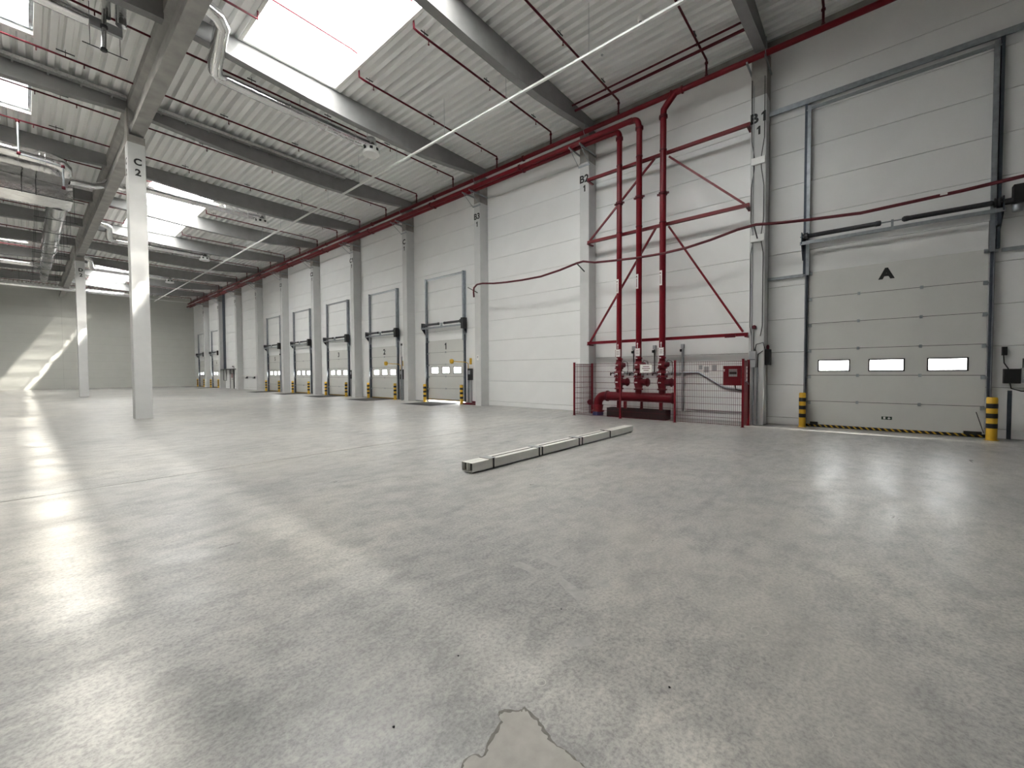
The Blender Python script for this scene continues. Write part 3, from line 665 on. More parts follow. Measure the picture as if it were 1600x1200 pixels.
# branch lines on the dock side
ys_b = [1.6+2.98*k for k in range(22)]; ys_b = [y for y in ys_b if y < 66]
nb = len(ys_b)
def in_sky(y): return any(s[2]-.1 < y < s[3]+.1 for s in SKY[:3])
for k, y in enumerate([-1.35] + ys_b):
    if k < 1: lab = 'short red sprinkler branch above gate A at the top edge'
    else:
        lab = 'thin red sprinkler branch meeting the dock wall main, %s from the camera' % ORD[k-1].replace('nearest', 'first')
    t = thing('sprinkler_branch', (XU, y, ZU), lab, 'pipe', 'sprinkler branch pipes on the dock side')
    r = .032; zb = 11.42
    MB().tube([(XU, y, ZU+.07), (XU, y, zb-.02)], r, 8).build('drop', M_RED2, t)
    if in_sky(y):
        MB().tube([(XU, y, zb), (-7.45, y, zb), (-7.62, y, zb+.02), (-7.66, y, zb+.75), (-7.9, y, zb+.78)], r, 8).build('tube', M_RED2, t)
        MB().tube([(-7.8, y, zb+.78), (-10.5, y, zb+.78)], r*.8, 8).build('tube', M_RED2, t)
        MB().tube([(-10.45, y, zb+.78), (-10.62, y, zb+.7), (-10.64, y, zb), (-11.9, y, zb)], r, 8).build('tube', M_RED2, t)
    else: MB().tube([(XU, y, zb), (-11.9, y, zb)], r, 8).build('tube', M_RED2, t)
    MB().lathe((XU, y, ZU+.08), [(0, .05), (.05, .05), (.06, .035)], 'z', 10).build('saddle', M_RED2, t)
    MB().lathe((XU, y, zb-.1), [(-.03, .036), (-.025, .052), (.025, .052), (.03, .036)], 'z', 10).build('coupling', M_RED2, t)
    x = -1.9; hh = 0
    while x > -11.6:
        if not (in_sky(y) and -10.9 < x < -7.3):
            MB().tube([(x, y, zb), (x, y, zb-.13)], .014, 6).lathe((x, y, zb-.15), [(0, .02), (.015, .03), (.02, .008)], 'z', 8).build('sprinkler_head', M_RED2, t)
            MB().box(x-.28, x-.02, y-.012, y+.012, zb+.1, zb+.125).tube([(x-.15, y, zb), (x-.15, y, zb+.2)], .008, 5).build('hanger', M_SPRING, t)
        x -= 2.6
# branch lines left of the girder
k = 0; y = 1.6
for y in [1.6+2.98*j for j in range(22)]:
    if y > 66: continue
    t = thing('sprinkler_branch', (-12.5, y, 11.4), 'red sprinkler pipe left of the main girder, %s from the camera' % ORD[k].replace('nearest', 'first'), 'pipe', 'sprinkler branch pipes on the left side'); k += 1
    MB().tube([(-12.45, y, 11.4), (-24.3, y, 11.4)], .03, 8).build('tube', M_RED2, t)
    for x in (-13.6, -14.6, -15.6):
        MB().tube([(x, y, 11.4), (x, y, 11.27)], .014, 6).build('sprinkler_head', M_RED2, t)
    MB().box(-14.2, -13.8, y-.012, y+.012, 11.53, 11.555).tube([(-14, y, 11.4), (-14, y, 11.62)], .008, 5).build('hanger', M_SPRING, t)
# two short red pipes under the deck near column B1
for x, z, r, lab in ((-1.55, 11.33, .045, 'lower'), (-1.75, 11.42, .03, 'upper')):
    t = thing('deck_pipe', (x, 3, z), '%s of two dark red pipes under the deck beside column B1' % lab, 'pipe', 'short pipes under the deck')
    MB().tube([(x, .35, z), (x, 6.0, z)], r, 10).build('tube', M_RED2, t); MB().lathe((x, .35, z), [(0, r+.01), (.05, r+.01)], 'y', 10).build('cap', M_RED2, t)
# maroon hose looping along the columns
t = thing('draped_hose', (-.8, 4, 5.8), 'dark maroon hose draped across the wall columns towards the right', 'hose')
hpts = [(12.2, 5.30), (12.22, 5.55), (12.19, 5.75), (11.98, 5.88), (11.6, 5.88), (10.9, 5.78), (10.14, 5.72), (9.2, 5.68), (8.16, 5.68), (7.2, 5.79), (6.4, 5.93), (6.1, 5.95), (5.6, 5.82), (4.78, 5.75), (3.9, 5.69), (3.0, 5.67), (2.2, 5.71), (1.47, 5.81), (.7, 5.96), (.2, 6.0), (-.4, 5.91), (-1.03, 5.84), (-2.19, 5.74), (-3.1, 5.77), (-3.96, 5.80), (-4.92, 5.86), (-6.2, 5.95), (-7, 5.95)]
HX, HL = -1.2, (15.05-1.2)/(15.05-.8)      # runs clear of the risers
hpts = [(-2.39+(a+2.39)*HL, 1.642+(b-1.642)*HL) for a, b in hpts]
MB().tube([(HX, a, b) for a, b in hpts], .04, 8).build('hose', M_HOSE, t)
for y in (12.2, 6.2, .2):
    MB().bar((-.55, y, 5.62 if y < 12 else 5.55), (-1.22, y-.03, 5.83 if y < 12 else 5.7), .03, .03).build('hook', M_BLACK, t)
MB().box(-1.246, -1.24, -3.72, -3.6, 5.66, 5.71).build('tape', M_SIGN, t)

# ------------------------------------------------------------------ wire fence around the risers
fe = thing('wire_fence', (-1.5, 3.2, 0), 'red welded wire mesh fence around the riser station', 'fence')
def post(x, y, h=2.0, w=.06): MB().box(x-w/2, x+w/2, y-w/2, y+w/2, 0, h).box(x-w*.8, x+w*.8, y-w*.8, y+w*.8, 0, .01).build('post', M_RED, fe)
for y in (6.08, 4.2, 2.31, .36): post(-1.5, y)
post(-.42, 6.2-.27, 1.98); post(-.95, .33, 1.98, .07)
def wires(a, b):
    a, b = Vector(a), Vector(b); L = (b-a).length; d = (b-a)/L; mb = MB(); n = int(L/.052)
    for i in range(1, n):
        p = a+d*(L*i/n); w = .0034
        mb.box(p.x-w, p.x+w, p.y-w, p.y+w, .03, 1.95)
    for z in (.05, .25, .45, .65, .85, 1.05, 1.25, 1.45, 1.65, 1.85, 1.93):
        mb.bar((a.x, a.y, z), (b.x, b.y, z), .009, .009)
    tag(mb.build('wire_panel', M_RED2, fe), None, kind='stuff')
wires((-1.5, 6.05, 0), (-1.5, 4.23, 0)); wires((-1.5, 4.17, 0), (-1.5, 2.34, 0)); wires((-1.5, 2.28, 0), (-1.5, .39, 0)); wires((-1.5, 6.08, 0), (-.45, 5.95, 0)); wires((-1.47, .35, 0), (-.98, .33, 0))
pm = [(-1.515, 3.04, 1.59), (-1.515, 3.48, 1.89)]
pq = B(-1.522, -1.512, 3.04, 3.48, 1.59, 1.89).build('warning_plate', M_SIGN, fe); tag(pq, 'white warning plate with red hatched border')
mb = MB(); X_ = -1.5235
for j in range(8):
    y = 3.05+j*.054
    for z in (1.59, 1.868): mb.add([(X_, y, z), (X_, y+.03, z), (X_, y+.045, z+.022), (X_, y+.015, z+.022)], [(0, 1, 2, 3)])
for j in range(5):
    z = 1.61+j*.054
    for y in (3.04, 3.458): mb.add([(X_, y, z), (X_, y+.022, z), (X_, y+.022, z+.03), (X_, y, z+.03)], [(0, 1, 2, 3)])
for j, w in enumerate((.11, .14, .09)):
    z = 1.80-j*.065; mb.add([(X_, 3.26-w, z), (X_, 3.26+w, z), (X_, 3.26+w, z+.022), (X_, 3.26-w, z+.022)], [(0, 1, 2, 3)])
mb.build('plate_print', M_RED2, pq)
gp = B(-1.47, -.98, .325, .345, .08, 1.95).build('gate_plate', M_RED, fe); pl = B(-1.30, -1.14, .318, .325, 1.35, 1.78).build('label_strip', M_SIGN, fe)
MB().box(-1.28, -1.16, .3165, .318, 1.68, 1.74).box(-1.28, -1.16, .3165, .318, 1.55, 1.6).box(-1.28, -1.16, .3165, .318, 1.42, 1.47).build('strip_print', M_GREY, pl)
MB().tube([(-1.5, .3, 1.35), (-1.3, .27, 1.3), (-1.2, .28, 1.25)], .012, 6).build('latch', M_GALV, fe)
# fire alarm cabinet behind the mesh
cb = thing('alarm_cabinet', (-1.35, .66, 1.24), 'red alarm control cabinet hung at the right end of the fence', 'cabinet')
B(-1.47, -1.25, .42, .9, 1.22, 1.8).build('body', M_RED, cb)
MB().box(-1.485, -1.47, .45, .87, 1.44, 1.78).build('door', M_RED, cb)
ds = MB().box(-1.492, -1.485, .52, .74, 1.48, 1.7).build('display', M_GREY, cb); MB().box(-1.494, -1.492, .53, .73, 1.55, 1.62).build('screen', M_BLACK, ds)
MB().box(-1.492, -1.485, .85, .885, 1.63, 1.7).build('sticker', M_SIGN, cb)
MB().tube([(-1.36, .6, 1.22), (-1.36, .58, 1.1), (-1.36, .36, 1.05)], .02, 6).build('cable', M_BLACK, cb)
# conduits and boxes on the wall behind the risers
cw = thing('wall_conduit', (-.1, 2, 1.5), 'grey conduit on the wall behind the red risers with a downward bend', 'conduit')
MB().tube([(-.06, 5.2, 1.6), (-.06, 2.0, 1.6), (-.06, 1.2, 1.1), (-.06, .5, 1.02)], .035, 8).build('conduit', M_GALV, cw)
for y in (4.35, 3.55, 2.55):
    MB().box(-.12, -.02, y-.05, y+.05, 2.45, 2.6).build('sensor_box', M_GREY, cw); MB().tube([(-.07, y, 2.45), (-.07, y, 1.62)], .02, 6).build('cable', M_BLACK, cw)
    MB().lathe((-.07, y+.05, 2.38), [(-.05, .02), (-.04, .05), (.04, .05), (.05, .02)], 'z', 8).build('valve_switch', M_BLACK, cw)
MB().tube([(-.06, 2.55, 2.45), (-.06, 2.55, .25)], .045, 8).build('down_pipe', M_GREY, cw)
MB().box(-.05, 0, .5, 2.4, .3, .33).build('cable_duct', M_GREY, cw)
pn = thing('notice_board', (0, 1.7, 1.7), 'pale notice sheet on the wall behind the mesh fence', 'notice')
B(-.012, -.002, 1.35, 2.1, 1.5, 1.95).build('sheet', M_SIGN, pn)
MB().box(-.016, -.012, 1.45, 1.6, 1.65, 1.85).box(-.016, -.012, 1.7, 1.85, 1.6, 1.8).box(-.016, -.012, 1.9, 2.02, 1.7, 1.85).build('print', M_GREY, pn)
# services on column B1
sv = thing('column_services', (-.57, .2, 0), 'cables, clips and grey junction box on wall column B1', 'cable run')
MB().tube([(-.57, .33, 0), (-.57, .33, 10.2)], .012, 6).build('conduit', M_GREY, sv)
for s, y0 in ((1, .38), (-1, .05)):
    MB().tube([(-.565, y0, 10.4), (-.565, y0, 8.6), (-.565, y0-s*.07, 8.1), (-.565, y0-s*.07, 7.75), (-.565, y0, 7.2), (-.565, y0, 6.2), (-.565, y0-s*.06, 5.75), (-.565, y0-s*.06, 5.6), (-.565, y0, 5.2), (-.565, y0, 3.0), (-.565, y0-.05*s, 2.7)], .010, 6).build('cable', M_BLACK, sv)
for z in (7.95, 5.65): MB().box(-.62, -.55, .02, .38, z-.1, z+.1).build('cable_clip', M_WHITE, sv)
MB().box(-.67, -.55, .2, .37, 1.75, 2.25).build('junction_box', M_GREY, sv); MB().box(-.675, -.67, .21, .36, 1.98, 2.0).build('box_seam', M_SPRING, sv)
for y in (.27, .17): MB().tube([(-.58, y, 0), (-.58, y, 1.75)], .018, 8).build('conduit', M_GALV, sv)
MB().tube([(-.58, .27, 2.25), (-.58, .27, 2.9)], .012, 6).tube([(-.58, .24, 2.25), (-.58, .2, 2.45), (-.58, .02, 2.5), (-.5, -.02, 2.3)], .012, 6).tube([(-.58, .16, 1.75), (-.58, .15, 2.15), (-.58, .02, 2.25)], .012, 6).build('cable', M_BLACK, sv)
MB().lathe((-.58, .26, 2.98), [(-.06, .03), (-.04, .06), (.03, .06), (.06, .02)], 'z', 10).build('alarm_lamp', M_RED2, sv)
bx_ = thing('door_control_box', (-.3, -.09, 1.8), 'tall black control box on the side of wall column B1', 'control box')
MB().box(-.42, -.2, -.14, 0, 1.82, 2.3).build('housing', M_BLACK, bx_); MB().lathe((-.3, -.06, 2.3), [(0, .04), (.1, .04), (.14, .02)], 'z', 10).build('lamp', M_RED2, bx_)
# control gear right of gate A
gc = thing('gate_control', (-.1, -4.9, 1.2), 'black control unit with buttons right of gate A', 'control box')
MB().box(-.14, 0, -5.08, -4.82, 1.32, 1.66).build('housing', M_BLACK, gc)
bt = MB().box(-.13, 0, -5.17, -5.09, 1.34, 1.68).build('button_strip', M_GREY, gc)
for j in range(4): MB().lathe((-.13, -5.13, 1.44+j*.05), [(0, .014), (-.012, .014)], 'x', 8).build('button', M_SIGN, bt)
MB().box(-.1, 0, -4.87, -4.79, 1.98, 2.18).build('sensor', M_BLACK, gc)
MB().tube([(-.05, -4.82, 1.98), (-.05, -4.83, 1.8), (-.05, -4.9, 1.66)], .012, 6).tube([(-.05, -4.93, 1.32), (-.05, -4.95, 1.2), (-.05, -5.1, 1.14), (-.05, -6.0, 1.13)], .012, 6).tube([(-.05, -5.12, 1.68), (-.05, -5.12, 1.9)], .012, 6).build('cable', M_BLACK, gc)
pd = thing('side_door', (0, -5.6, 0), 'pale flush service door right of gate A with black handle', 'door')
MB().box(-.015, 0, -6.2, -4.95, 0.22, 1.1).build('leaf', M_PANEL, pd); MB().box(-.025, -.0, -4.97, -4.9, 0, 1.15).build('frame', M_DGALV, pd)
MB().lathe((-.05, -5.36, .72), [(-.01, .02), (-.01, .055), (.01, .055), (.01, .02)], 'x', 14).bar((-.06, -5.4, .72), (-.06, -5.62, .7), .03, .03).build('handle', M_BLACK, pd)
MB().tube([(-.1, -4.53, .12), (-.1, -4.4, .62)], .008, 6).box(-.12, -.03, -4.5, -4.2, .07, .14).build('seal_switch', M_BLACK, dA)
MB().box(-.12, -.03, -1.3, -1.12, .07, .15).build('seal_switch', M_BLACK, dA)

# ------------------------------------------------------------------ dock side equipment
for n, b in (('1', 12), ('2', 18), ('3', 24)):
    y = b+DC-2.0
    c = thing('dock_control', (-.1, y, 0), 'black control box of the dock door %s' % DN[n], 'control box', 'dock control boxes')
    MB().box(-.16, 0, y-.12, y+.12, 1.25, 1.85).build('housing', M_BLACK, c); MB().box(-.17, -.16, y-.07, y+.07, 1.55, 1.75).build('panel', M_GREY, c)
    MB().box(-.09, 0, y-.07, y+.07, 0, 1.25).build('cable_duct', M_GREY, c)
    MB().box(-.06, 0, y+.16, y+.24, 0, 1.3).build('cable_duct', M_GALV, c)
    if n != '3':
        l = thing('dock_light', (-.1, y+.1, 2), 'yellow dock lamp arm at the door %s' % DN[n], 'lamp', 'dock lamps')
        MB().tube([(-.1, y+.12, 1.85), (-.1, y+.12, 2.1), (-.35, y+.05, 2.18), (-.75, y+.6, 2.22)], .018, 8).build('arm', M_YEL, l)
        MB().lathe((-.78, y+.64, 2.24), [(-.14, .05), (-.1, .1), (.06, .11), (.1, .05)], 'z', 12).build('lamp_head', M_YEL, l)
        MB().lathe((-.12, y-.08, 2.22), [(-.16, .06), (.16, .06)], 'z', 10).build('post_head', M_YEL, l)
x = thing('fire_extinguisher', (-.25, 12.75, .3), 'red fire extinguisher on the wall beside column B3', 'extinguisher')
MB().lathe((-.14, 12.62, 0), [(.35, .06), (.37, .085), (.85, .085), (.92, .05), (.97, .03)], 'z', 14).build('cylinder', M_RED, x); MB().tube([(-.14, 12.62, .97), (-.14, 12.7, 1.02), (-.16, 12.74, .9), (-.16, 12.74, .5)], .015, 6).build('hose', M_BLACK, x)
MB().box(-.03, 0, 12.55, 12.7, .6, .7).build('wall_hook', M_GALV, x)
fbm = thing('floor_beam', (-.15, 13.0, 0), 'dark red steel threshold on the floor beside column B3', 'threshold')
MB().box(-.35, -.02, 12.45, 13.55, 0, .08).build('bar', M_RED2, fbm); MB().box(-.02, 0, 12.45, 13.55, 0, .16).build('upstand', M_RED2, fbm)
b3 = B(-.558, -.552, 12.15, 12.28, 2.25, 2.5).build('notice_plate', M_SIGN); tag(b3, 'small white notice low on wall column B3', 'notice')
MB().box(-.5595, -.558, 12.18, 12.25, 2.35, 2.46).build('print', M_GREY, b3)
for y, w in ((18.52, 'C'), (36.52, 'C3')):
    p = thing('guide_pole', (-.62, y, 0), 'thin grey guide pole with black tip beside wall column %s 1' % w, 'pole', 'guide poles')
    MB().tube([(-.6, y, 0), (-.6, y, 2.6)], .04, 8).build('tube', M_GALV, p); MB().tube([(-.6, y, 2.6), (-.6, y, 3.25)], .012, 6).build('rod', M_GALV, p); MB().lathe((-.6, y, 3.25), [(0, .05), (.12, .05)], 'z', 8).build('tip', M_BLACK, p)
# handrail between D and D1
hr = thing('wall_rail', (-.1, 46, 1.4), 'white horizontal wall rail beyond dock door 5', 'rail')
MB().box(-.14, -.06, 43.6, 47.9, 1.35, 1.46).build('rail', M_WHITE, hr)
for y in (44.6, 46.8): MB().box(-.06, 0, y-.1, y+.1, 1.15, 1.4).lathe((-.1, y, 1.2), [(-.2, .05), (.2, .05)], 'y', 8).build('bracket', M_BLACK, hr)
# personnel door enclosure in bay D1-D2
pe = thing('personnel_door', (0, 51.5, 0), 'dark framed personnel door with small canopy near the end wall', 'door')
MB().box(-.06, 0, 50.9, 51.1, 0, 2.1).box(-.06, 0, 52.1, 52.3, 0, 2.1).build('frame', M_PDOOR, pe); MB().box(-.05, -.0, 51.1, 52.1, 0, 2.05).build('leaf', M_DOOR, pe)
MB().box(-.056, -.05, 51.35, 51.75, 1.2, 1.7).build('red_notice', M_RED, pe); MB().tube([(-.06, 51.2, 1.05), (-.12, 51.2, 1.05), (-.12, 51.35, 1.05)], .015, 6).build('handle', M_BLACK, pe)
MB().box(-.5, 0, 48.6, 54.0, 2.1, 2.2).build('canopy_bar', M_PDOOR, pe)
MB().tube([(-.3, 52.6, 2.1), (-.3, 52.6, .9), (-.3, 53.6, .9), (-.3, 53.6, 2.1)], .03, 8).build('guard_hoop', M_SPRING, pe)
MB().tube([(-.2, 50.3, 2.2), (-.2, 50.3, 2.45), (-.2, 50.7, 2.5)], .02, 6).lathe((-.2, 50.7, 2.45), [(-.06, .06), (.04, .06)], 'z', 8).build('lamp', M_SPRING, pe)
rp = thing('rain_pipe', (-.2, 53.6, 0), 'grey vertical rainwater pipes beside wall column D2', 'pipe')
for y in (53.2, 53.65): MB().tube([(-.2, y, 2.2), (-.2, y, 11.0)], .07, 10).build('tube', M_DGALV, rp)

# ------------------------------------------------------------------ hanging light line
lr = thing('light_line', (-4.87, 0, 10.27), 'long slim white light line hung below the roof deck', 'light line')
y = -13
seg = 3.0
while y < 62:
    MB().box(-4.905, -4.835, y+.004, y+seg-.004, 10.25, 10.31).build('trunking', M_WHITE, lr)
    MB().tube([(-4.87, y+1.5, 10.31), (-4.87, y+1.5, 11.645)], .006, 5).build('wire', M_GALV, lr); y += seg
for y in (18.2, 40.0): MB().box(-4.93, -4.81, y, y+.25, 10.2, 10.26).build('feed_box', M_WHITE, lr)
for (x, y, lab) in ((-3.2, 4.0, 'small white detector under the deck right of the light line'), (-3.6, 2.6, 'small pale sensor hanging under the deck near column B1')):
    d = thing('ceiling_detector', (x, y, 11.5), lab, 'detector'); MB().lathe((x, y, 11.45), [(0, .05), (.03, .07), (.12, .07), (.2, .03)], 'z', 12).build('body', M_WHITE, d); MB().lathe((x, y, 11.42), [(0, .03), (.03, .045)], 'z', 10).build('sensor', M_GREY, d)

# ------------------------------------------------------------------ ducts
ZDU = 10.84
names = {13.0: 'nearest the camera', 25.0: 'behind column C 2, second from the camera', 37.0: 'third from the camera', 49.0: 'furthest away'}
for y, lab in names.items():
    t = thing('air_duct', (-5.75, y, 10.4), 'foil wrapped supply air duct with drum outlet, ' + lab, 'air duct', 'foil ducts on the dock side')
    q_ = -2.05 if y != 25. else 2.05
    MB().tube([(-11.93, y+q_, 11.3), (-11.75, y+q_, 11.3), (-11.45, y+q_*.95, 11.28), (-11.28, y+q_*.85, 11.22), (-11.15, y+q_*.25, 10.9), (-11.08, y+q_*.11, ZDU), (-10.95, y+q_*.015, ZDU), (-10.7, y, ZDU), (-9.2, y, ZDU-.02), (-8., y, ZDU), (-6.6, y, ZDU-.02), (-5.9, y, ZDU)], [.19]*8+[.195, .19, .185, .185], 16).build('tube', M_FOIL, t)
    for x in (-11.0, -8.9, -7.6, -6.5): MB().lathe((x, y, ZDU), [(-.02, .195), (-.015, .21), (.015, .21), (.02, .195)], 'x', 16).build('band', M_FOIL, t)
    MB().lathe((-5.75, y, 0), [(11.12, .1), (11.1, .2), (10.72, .23), (10.7, .23)], 'z', 18).build('outlet_neck', M_SPIRAL, t)
    d = MB().lathe((-5.75, y, 0), [(10.74, .25), (10.73, .315), (10.46, .33), (10.45, .3), (10.44, .02)], 'z', 20).build('outlet_drum', M_WHITE, t)
    for j in range(8):
        a = j*math.pi/4+.3; c = Vector((-5.75+.325*math.cos(a), y+.325*math.sin(a), 10.62)); u = Vector((-math.sin(a), math.cos(a), 0))*.06; o = Vector((math.cos(a), math.sin(a), 0))*.004
        MB().add([c-u+o-Vector((0, 0, .055)), c+u+o-Vector((0, 0, .055)), c+u+o+Vector((0, 0, .055)), c-u+o+Vector((0, 0, .055))], [(0, 1, 2, 3)]).build('vent_slot', M_BLACK, d)
    MB().tube([(-5.75, y+.25, 10.9), (-5.75, y+.25, 11.645)], .006, 5).tube([(-8.5, y, ZDU+.18), (-8.5, y, 11.645)], .006, 5).build('hanger', M_SPRING, t)
t = thing('main_duct', (-13.85, 26.7, 9.8), 'large round spiral duct running along the hall left of the girder', 'air duct')
MB().tube([(-13.85, 26.75, 9.75), (-13.85, 38.5, 9.8), (-13.84, 38.8, 9.8), (-13.84, 46., 9.82), (-13.82, 46.3, 9.83), (-13.8, 52.2, 9.85)], [.36, .36, .3, .3, .22, .22], 24).build('tube', M_SPIRAL, t)
for y in range(28, 52, 2):
    r = .365 if y < 38.5 else (.305 if y < 46 else .225)
    MB().lathe((-13.84, y, 9.8), [(-.02, r), (0, r+.018), (.02, r)], 'y', 24).build('seam', M_SPIRAL, t)
for y in (28.6, 31.6, 34.6, 37.6, 40.6, 43.6, 46.6, 49.6):
    MB().tube([(-14.6, y, 9.38), (-13.1, y, 9.38)], .016, 6).tube([(-14.45, y, 9.38), (-14.45, y, 11.645)], .008, 5).tube([(-13.2, y, 9.38), (-13.2, y, 11.645)], .008, 5).build('trapeze', M_SPRING, t)
pb = thing('duct_plenum', (-15, 25.8, 9.4), 'large foil covered rectangular duct box at the left edge', 'air duct')
MB().box(-19, -13.45, 25.1, 26.7, 9.45, 10.15).build('box', M_FOIL, pb)
for x in (-16.6, -15.1, -14.2): MB().box(x, x+.05, 25.085, 25.1, 9.45, 10.15).build('seam', M_FOIL, pb)
MB().prism([(-19, 10.5), (-15.0, 10.5), (-13.7, 10.3), (-13.6, 10.05), (-15.0, 10.12), (-19, 10.12)], 'y', 23.9, 25.08).build('taper', M_FOIL, pb)
MB().tube([(-13.6, 24.6, 10.2), (-13.2, 24.75, 10.28), (-12.8, 25.0, 10.36), (-12.4, 25.2, 10.6), (-12.27, 25.25, 10.8)], .15, 14).build('branch', M_FOIL, pb)
for x in (-16.2, -14.95, -14.55): MB().tube([(x, 25.0, 9.4), (x, 25.0, 11.64)], .012, 6).build('rod', M_SPRING, pb)
MB().tube([(-17, 24.9, 9.42), (-13.1, 24.9, 9.42)], .016, 6).build('trapeze', M_SPRING, pb)
rd = thing('round_duct', (-15, 23.2, 10.6), 'foil wrapped round duct crossing above the plenum box', 'air duct')
MB().tube([(-20, 23.35, 10.5), (-14.2, 23.35, 10.5), (-13.9, 23.4, 10.46), (-13.75, 23.55, 10.36), (-13.7, 23.9, 10.25)], [.25, .25, .25, .23, .2], 18).build('tube', M_FOIL, rd)
for x in (-18, -16.5, -15, -14.45, -14.3): MB().lathe((x, 23.35, 10.5), [(-.02, .255), (0, .275), (.02, .255)], 'x', 18).build('band', M_FOIL, rd)
for y, z, r, x1, lab in ((48.2, 10.45, .2, -14.4, 'foil cross duct joining the spiral duct near the end wall'), (58.6, 10.2, .2, -7.5, 'long foil cross duct in front of the end wall')):
    c = thing('cross_duct', (-15, y, z), lab, 'air duct', 'foil cross ducts at the far end')
    MB().tube([(-24, y, z), (-18, y, z), (x1-.3, y, z), (x1, y, z-.03), (x1+.25, y, z-.2)], r, 14).build('tube', M_FOIL, c)
    for x in (-19, -16, x1-.6): MB().lathe((x, y, z), [(-.02, r+.003), (0, r+.02), (.02, r+.003)], 'x', 14).build('band', M_FOIL, c)
    MB().tube([(-15.2, y, z), (-15.2, y, 11.64)], .008, 5).build('hanger', M_SPRING, c)
nd = thing('hatch_duct', (-14, 12.6, 10.8), 'foil duct with vertical tubes and grey end box near the top left', 'air duct')
MB().tube([(-17.5, 13.2, 10.98), (-15.5, 13.2, 10.95), (-13.75, 13.2, 10.92)], .17, 16).build('tube', M_FOIL, nd)
MB().box(-13.75, -13.1, 13.14, 13.24, 10.78, 11.02).build('end_box', M_GREY, nd)
MB().tube([(-13.42, 13.0, 11.6), (-13.42, 13.0, 11.05)], .085, 14).build('drop_tube', M_SPIRAL, nd); MB().tube([(-13.14, 13.0, 11.6), (-13.14, 13.0, 11.0)], .115, 14).build('drop_tube', M_SPIRAL, nd)
dp = MB().tube([(-13.47, 12.95, 11.2), (-13.5, 12.95, 10.15)], .05, 12).build('drain_pipe', M_SPIRAL, nd); [MB().lathe((x_, 12.95, z_), [(-.04, .055), (-.03, .075), (.03, .075), (.04, .055)], 'z', 12).build('collar', M_SPRING, dp) for x_, z_ in ((-13.5, 10.15), (-13.48, 10.75))]
MB().tube([(-13.85, 13.6, 10.5), (-12.95, 13.6, 10.5)], .014, 6).tube([(-13.7, 13.6, 10.5), (-13.7, 13.6, 11.64)], .007, 5).tube([(-13.1, 13.6, 10.5), (-13.1, 13.6, 11.64)], .007, 5).build('trapeze', M_SPRING, nd)
# galvanised tray along the beam line C
for lab, x0, x1 in (('right of the girder along roof beam C', -11.9, -4.3), ('left of the girder along roof beam C', -20, -12.45)):
    t = thing('cable_tray', (x0, 17.9, 11.45), 'galvanised cable tray ' + lab, 'cable tray', 'cable trays')
    MB().box(x0, x1, 17.78, 17.98, 11.44, 11.455).box(x0, x1, 17.78, 17.79, 11.455, 11.55).box(x0, x1, 17.97, 17.98, 11.455, 11.55).build('tray', M_TRAY, t)
    x = x0+.4
    while x < x1:
        MB().box(x, x+.05, 17.8, 18.07, 11.41, 11.44).build('tray_foot', M_TRAY, t); x += .75
# drop pipe at the left
d = thing('drop_pipe', (-15, 22.46, 10), 'pale stepped drop pipe with red fittings at the left edge', 'pipe')
MB().tube([(-15.0, 22.46, 11.4), (-15.0, 22.46, 10.15)], .035, 10).build('tube', M_GALV, d); MB().tube([(-15.0, 22.46, 10.12), (-13.85, 22.46, 10.05)], .028, 10).build('tube', M_GALV, d)
MB().tube([(-13.85, 22.46, 10.05), (-13.85, 22.46, 9.15)], .032, 10).build('tube', M_GALV, d)
for x, z in ((-15.0, 11.36), (-15.0, 10.14), (-13.85, 10.05), (-13.85, 9.2)): MB().lathe((x, 22.46, z), [(-.06, .04), (-.05, .058), (.05, .058), (.06, .04)], 'z', 10).build('coupling', M_RED2, d)

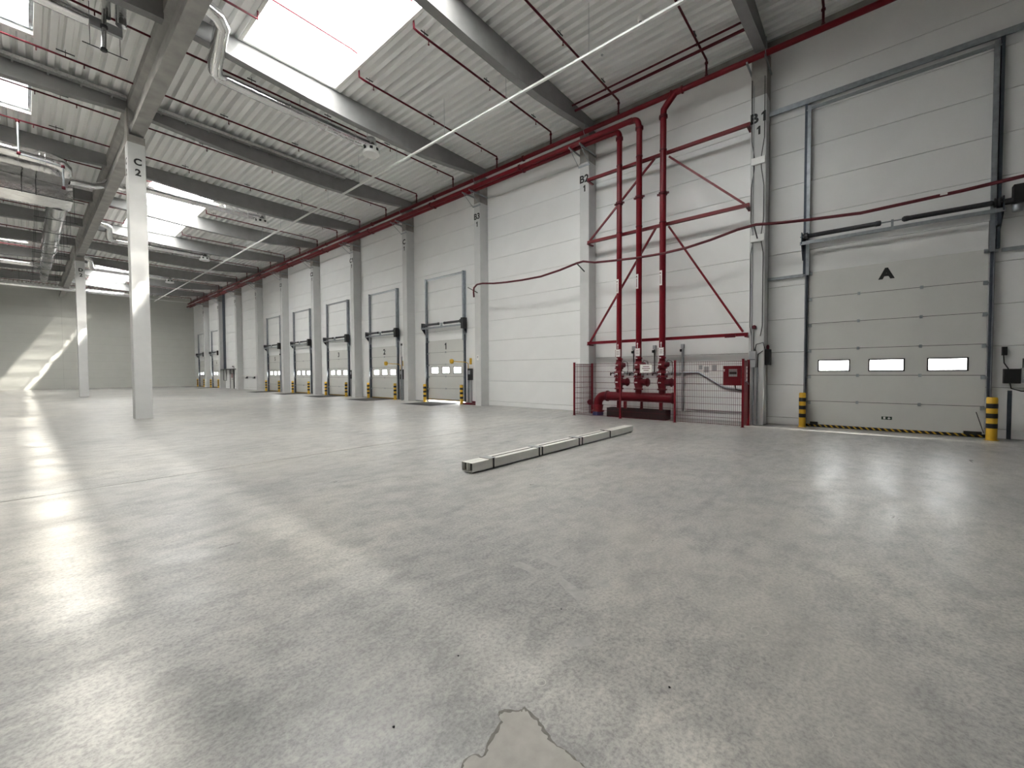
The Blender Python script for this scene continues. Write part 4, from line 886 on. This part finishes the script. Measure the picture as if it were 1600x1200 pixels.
# ------------------------------------------------------------------ profile bundle on the floor
bd = thing('profile_bundle', (-7.4, 2.55, 0), 'strapped bundle of long white hollow profiles lying on the floor', 'profile bundle')
MB().box(-10.2, -4.5, 2.48, 2.54, .0, .03).box(-10.2, -4.5, 2.58, 2.64, .0, .03).build('bearer', M_GREY, bd)
for yc_ in (2.495, 2.625):
    for s in (0,):
        y0, y1, z0, z1, w = yc_-.058, yc_+.058, .03, .175, .008
        mb = MB(); mb.box(-10.4, -4.35, y0, y0+w, z0, z1).box(-10.4, -4.35, y1-w, y1, z0, z1).box(-10.4, -4.35, y0+w, y1-w, z1-w, z1).box(-10.4, -4.35, y0+w, y1-w, z0, z0+w); mb.build('profile', M_ALU, bd); B(-10.34, -10.33, y0+w, y1-w, z0+w, z1-w).build('shade_plug', M_BACK, bd)  # dark plug added to stand in for the shade inside the hollow profile
for x in (-9.92, -8.62, -8.52, -7.15, -7.02, -5.7):
    mb = MB(); mb.box(x, x+.03, 2.428, 2.692, .175, .185).box(x, x+.03, 2.424, 2.434, .02, .185).box(x, x+.03, 2.686, 2.696, .02, .185); mb.build('strap', M_STRAP, bd)
for a, b in ((-9.92, -8.6), (-8.55, -7.15), (-7.05, -5.7)): MB().box(a, b, 2.55, 2.57, .175, .182).build('gap_shade_strip', M_STRAP, bd)  # black strips stand in for the shaded gap between the two profiles
for x in (-9.95, -8.6, -7.1): MB().box(x-.05, x+.1, 2.44, 2.68, .178, .19).build('pad', M_GREY, bd)
MB().box(-4.5, -4.42, 2.44, 2.68, 0, .03).build('bearer', M_GREY, bd)
for px, py, lab in ((615, 1136, 'tiny dark crumb on the floor at the bottom, left of the damp stain'), (716, 1025, 'tiny dark crumb on the floor above the damp stain'), (877, 952, 'tiny dark speck on the floor in mid foreground'), (1046, 1074, 'tiny dark speck on the floor right of the damp stain')):
    p = ray_floor(px, py); mb = MB(); mb.lathe((p.x, p.y, 0), [(0, .004), (.003, .006), (.005, .002)], 'z', 6); tag(mb.build('floor_crumb', M_BLACK), lab, 'crumb', 'crumbs on the floor')
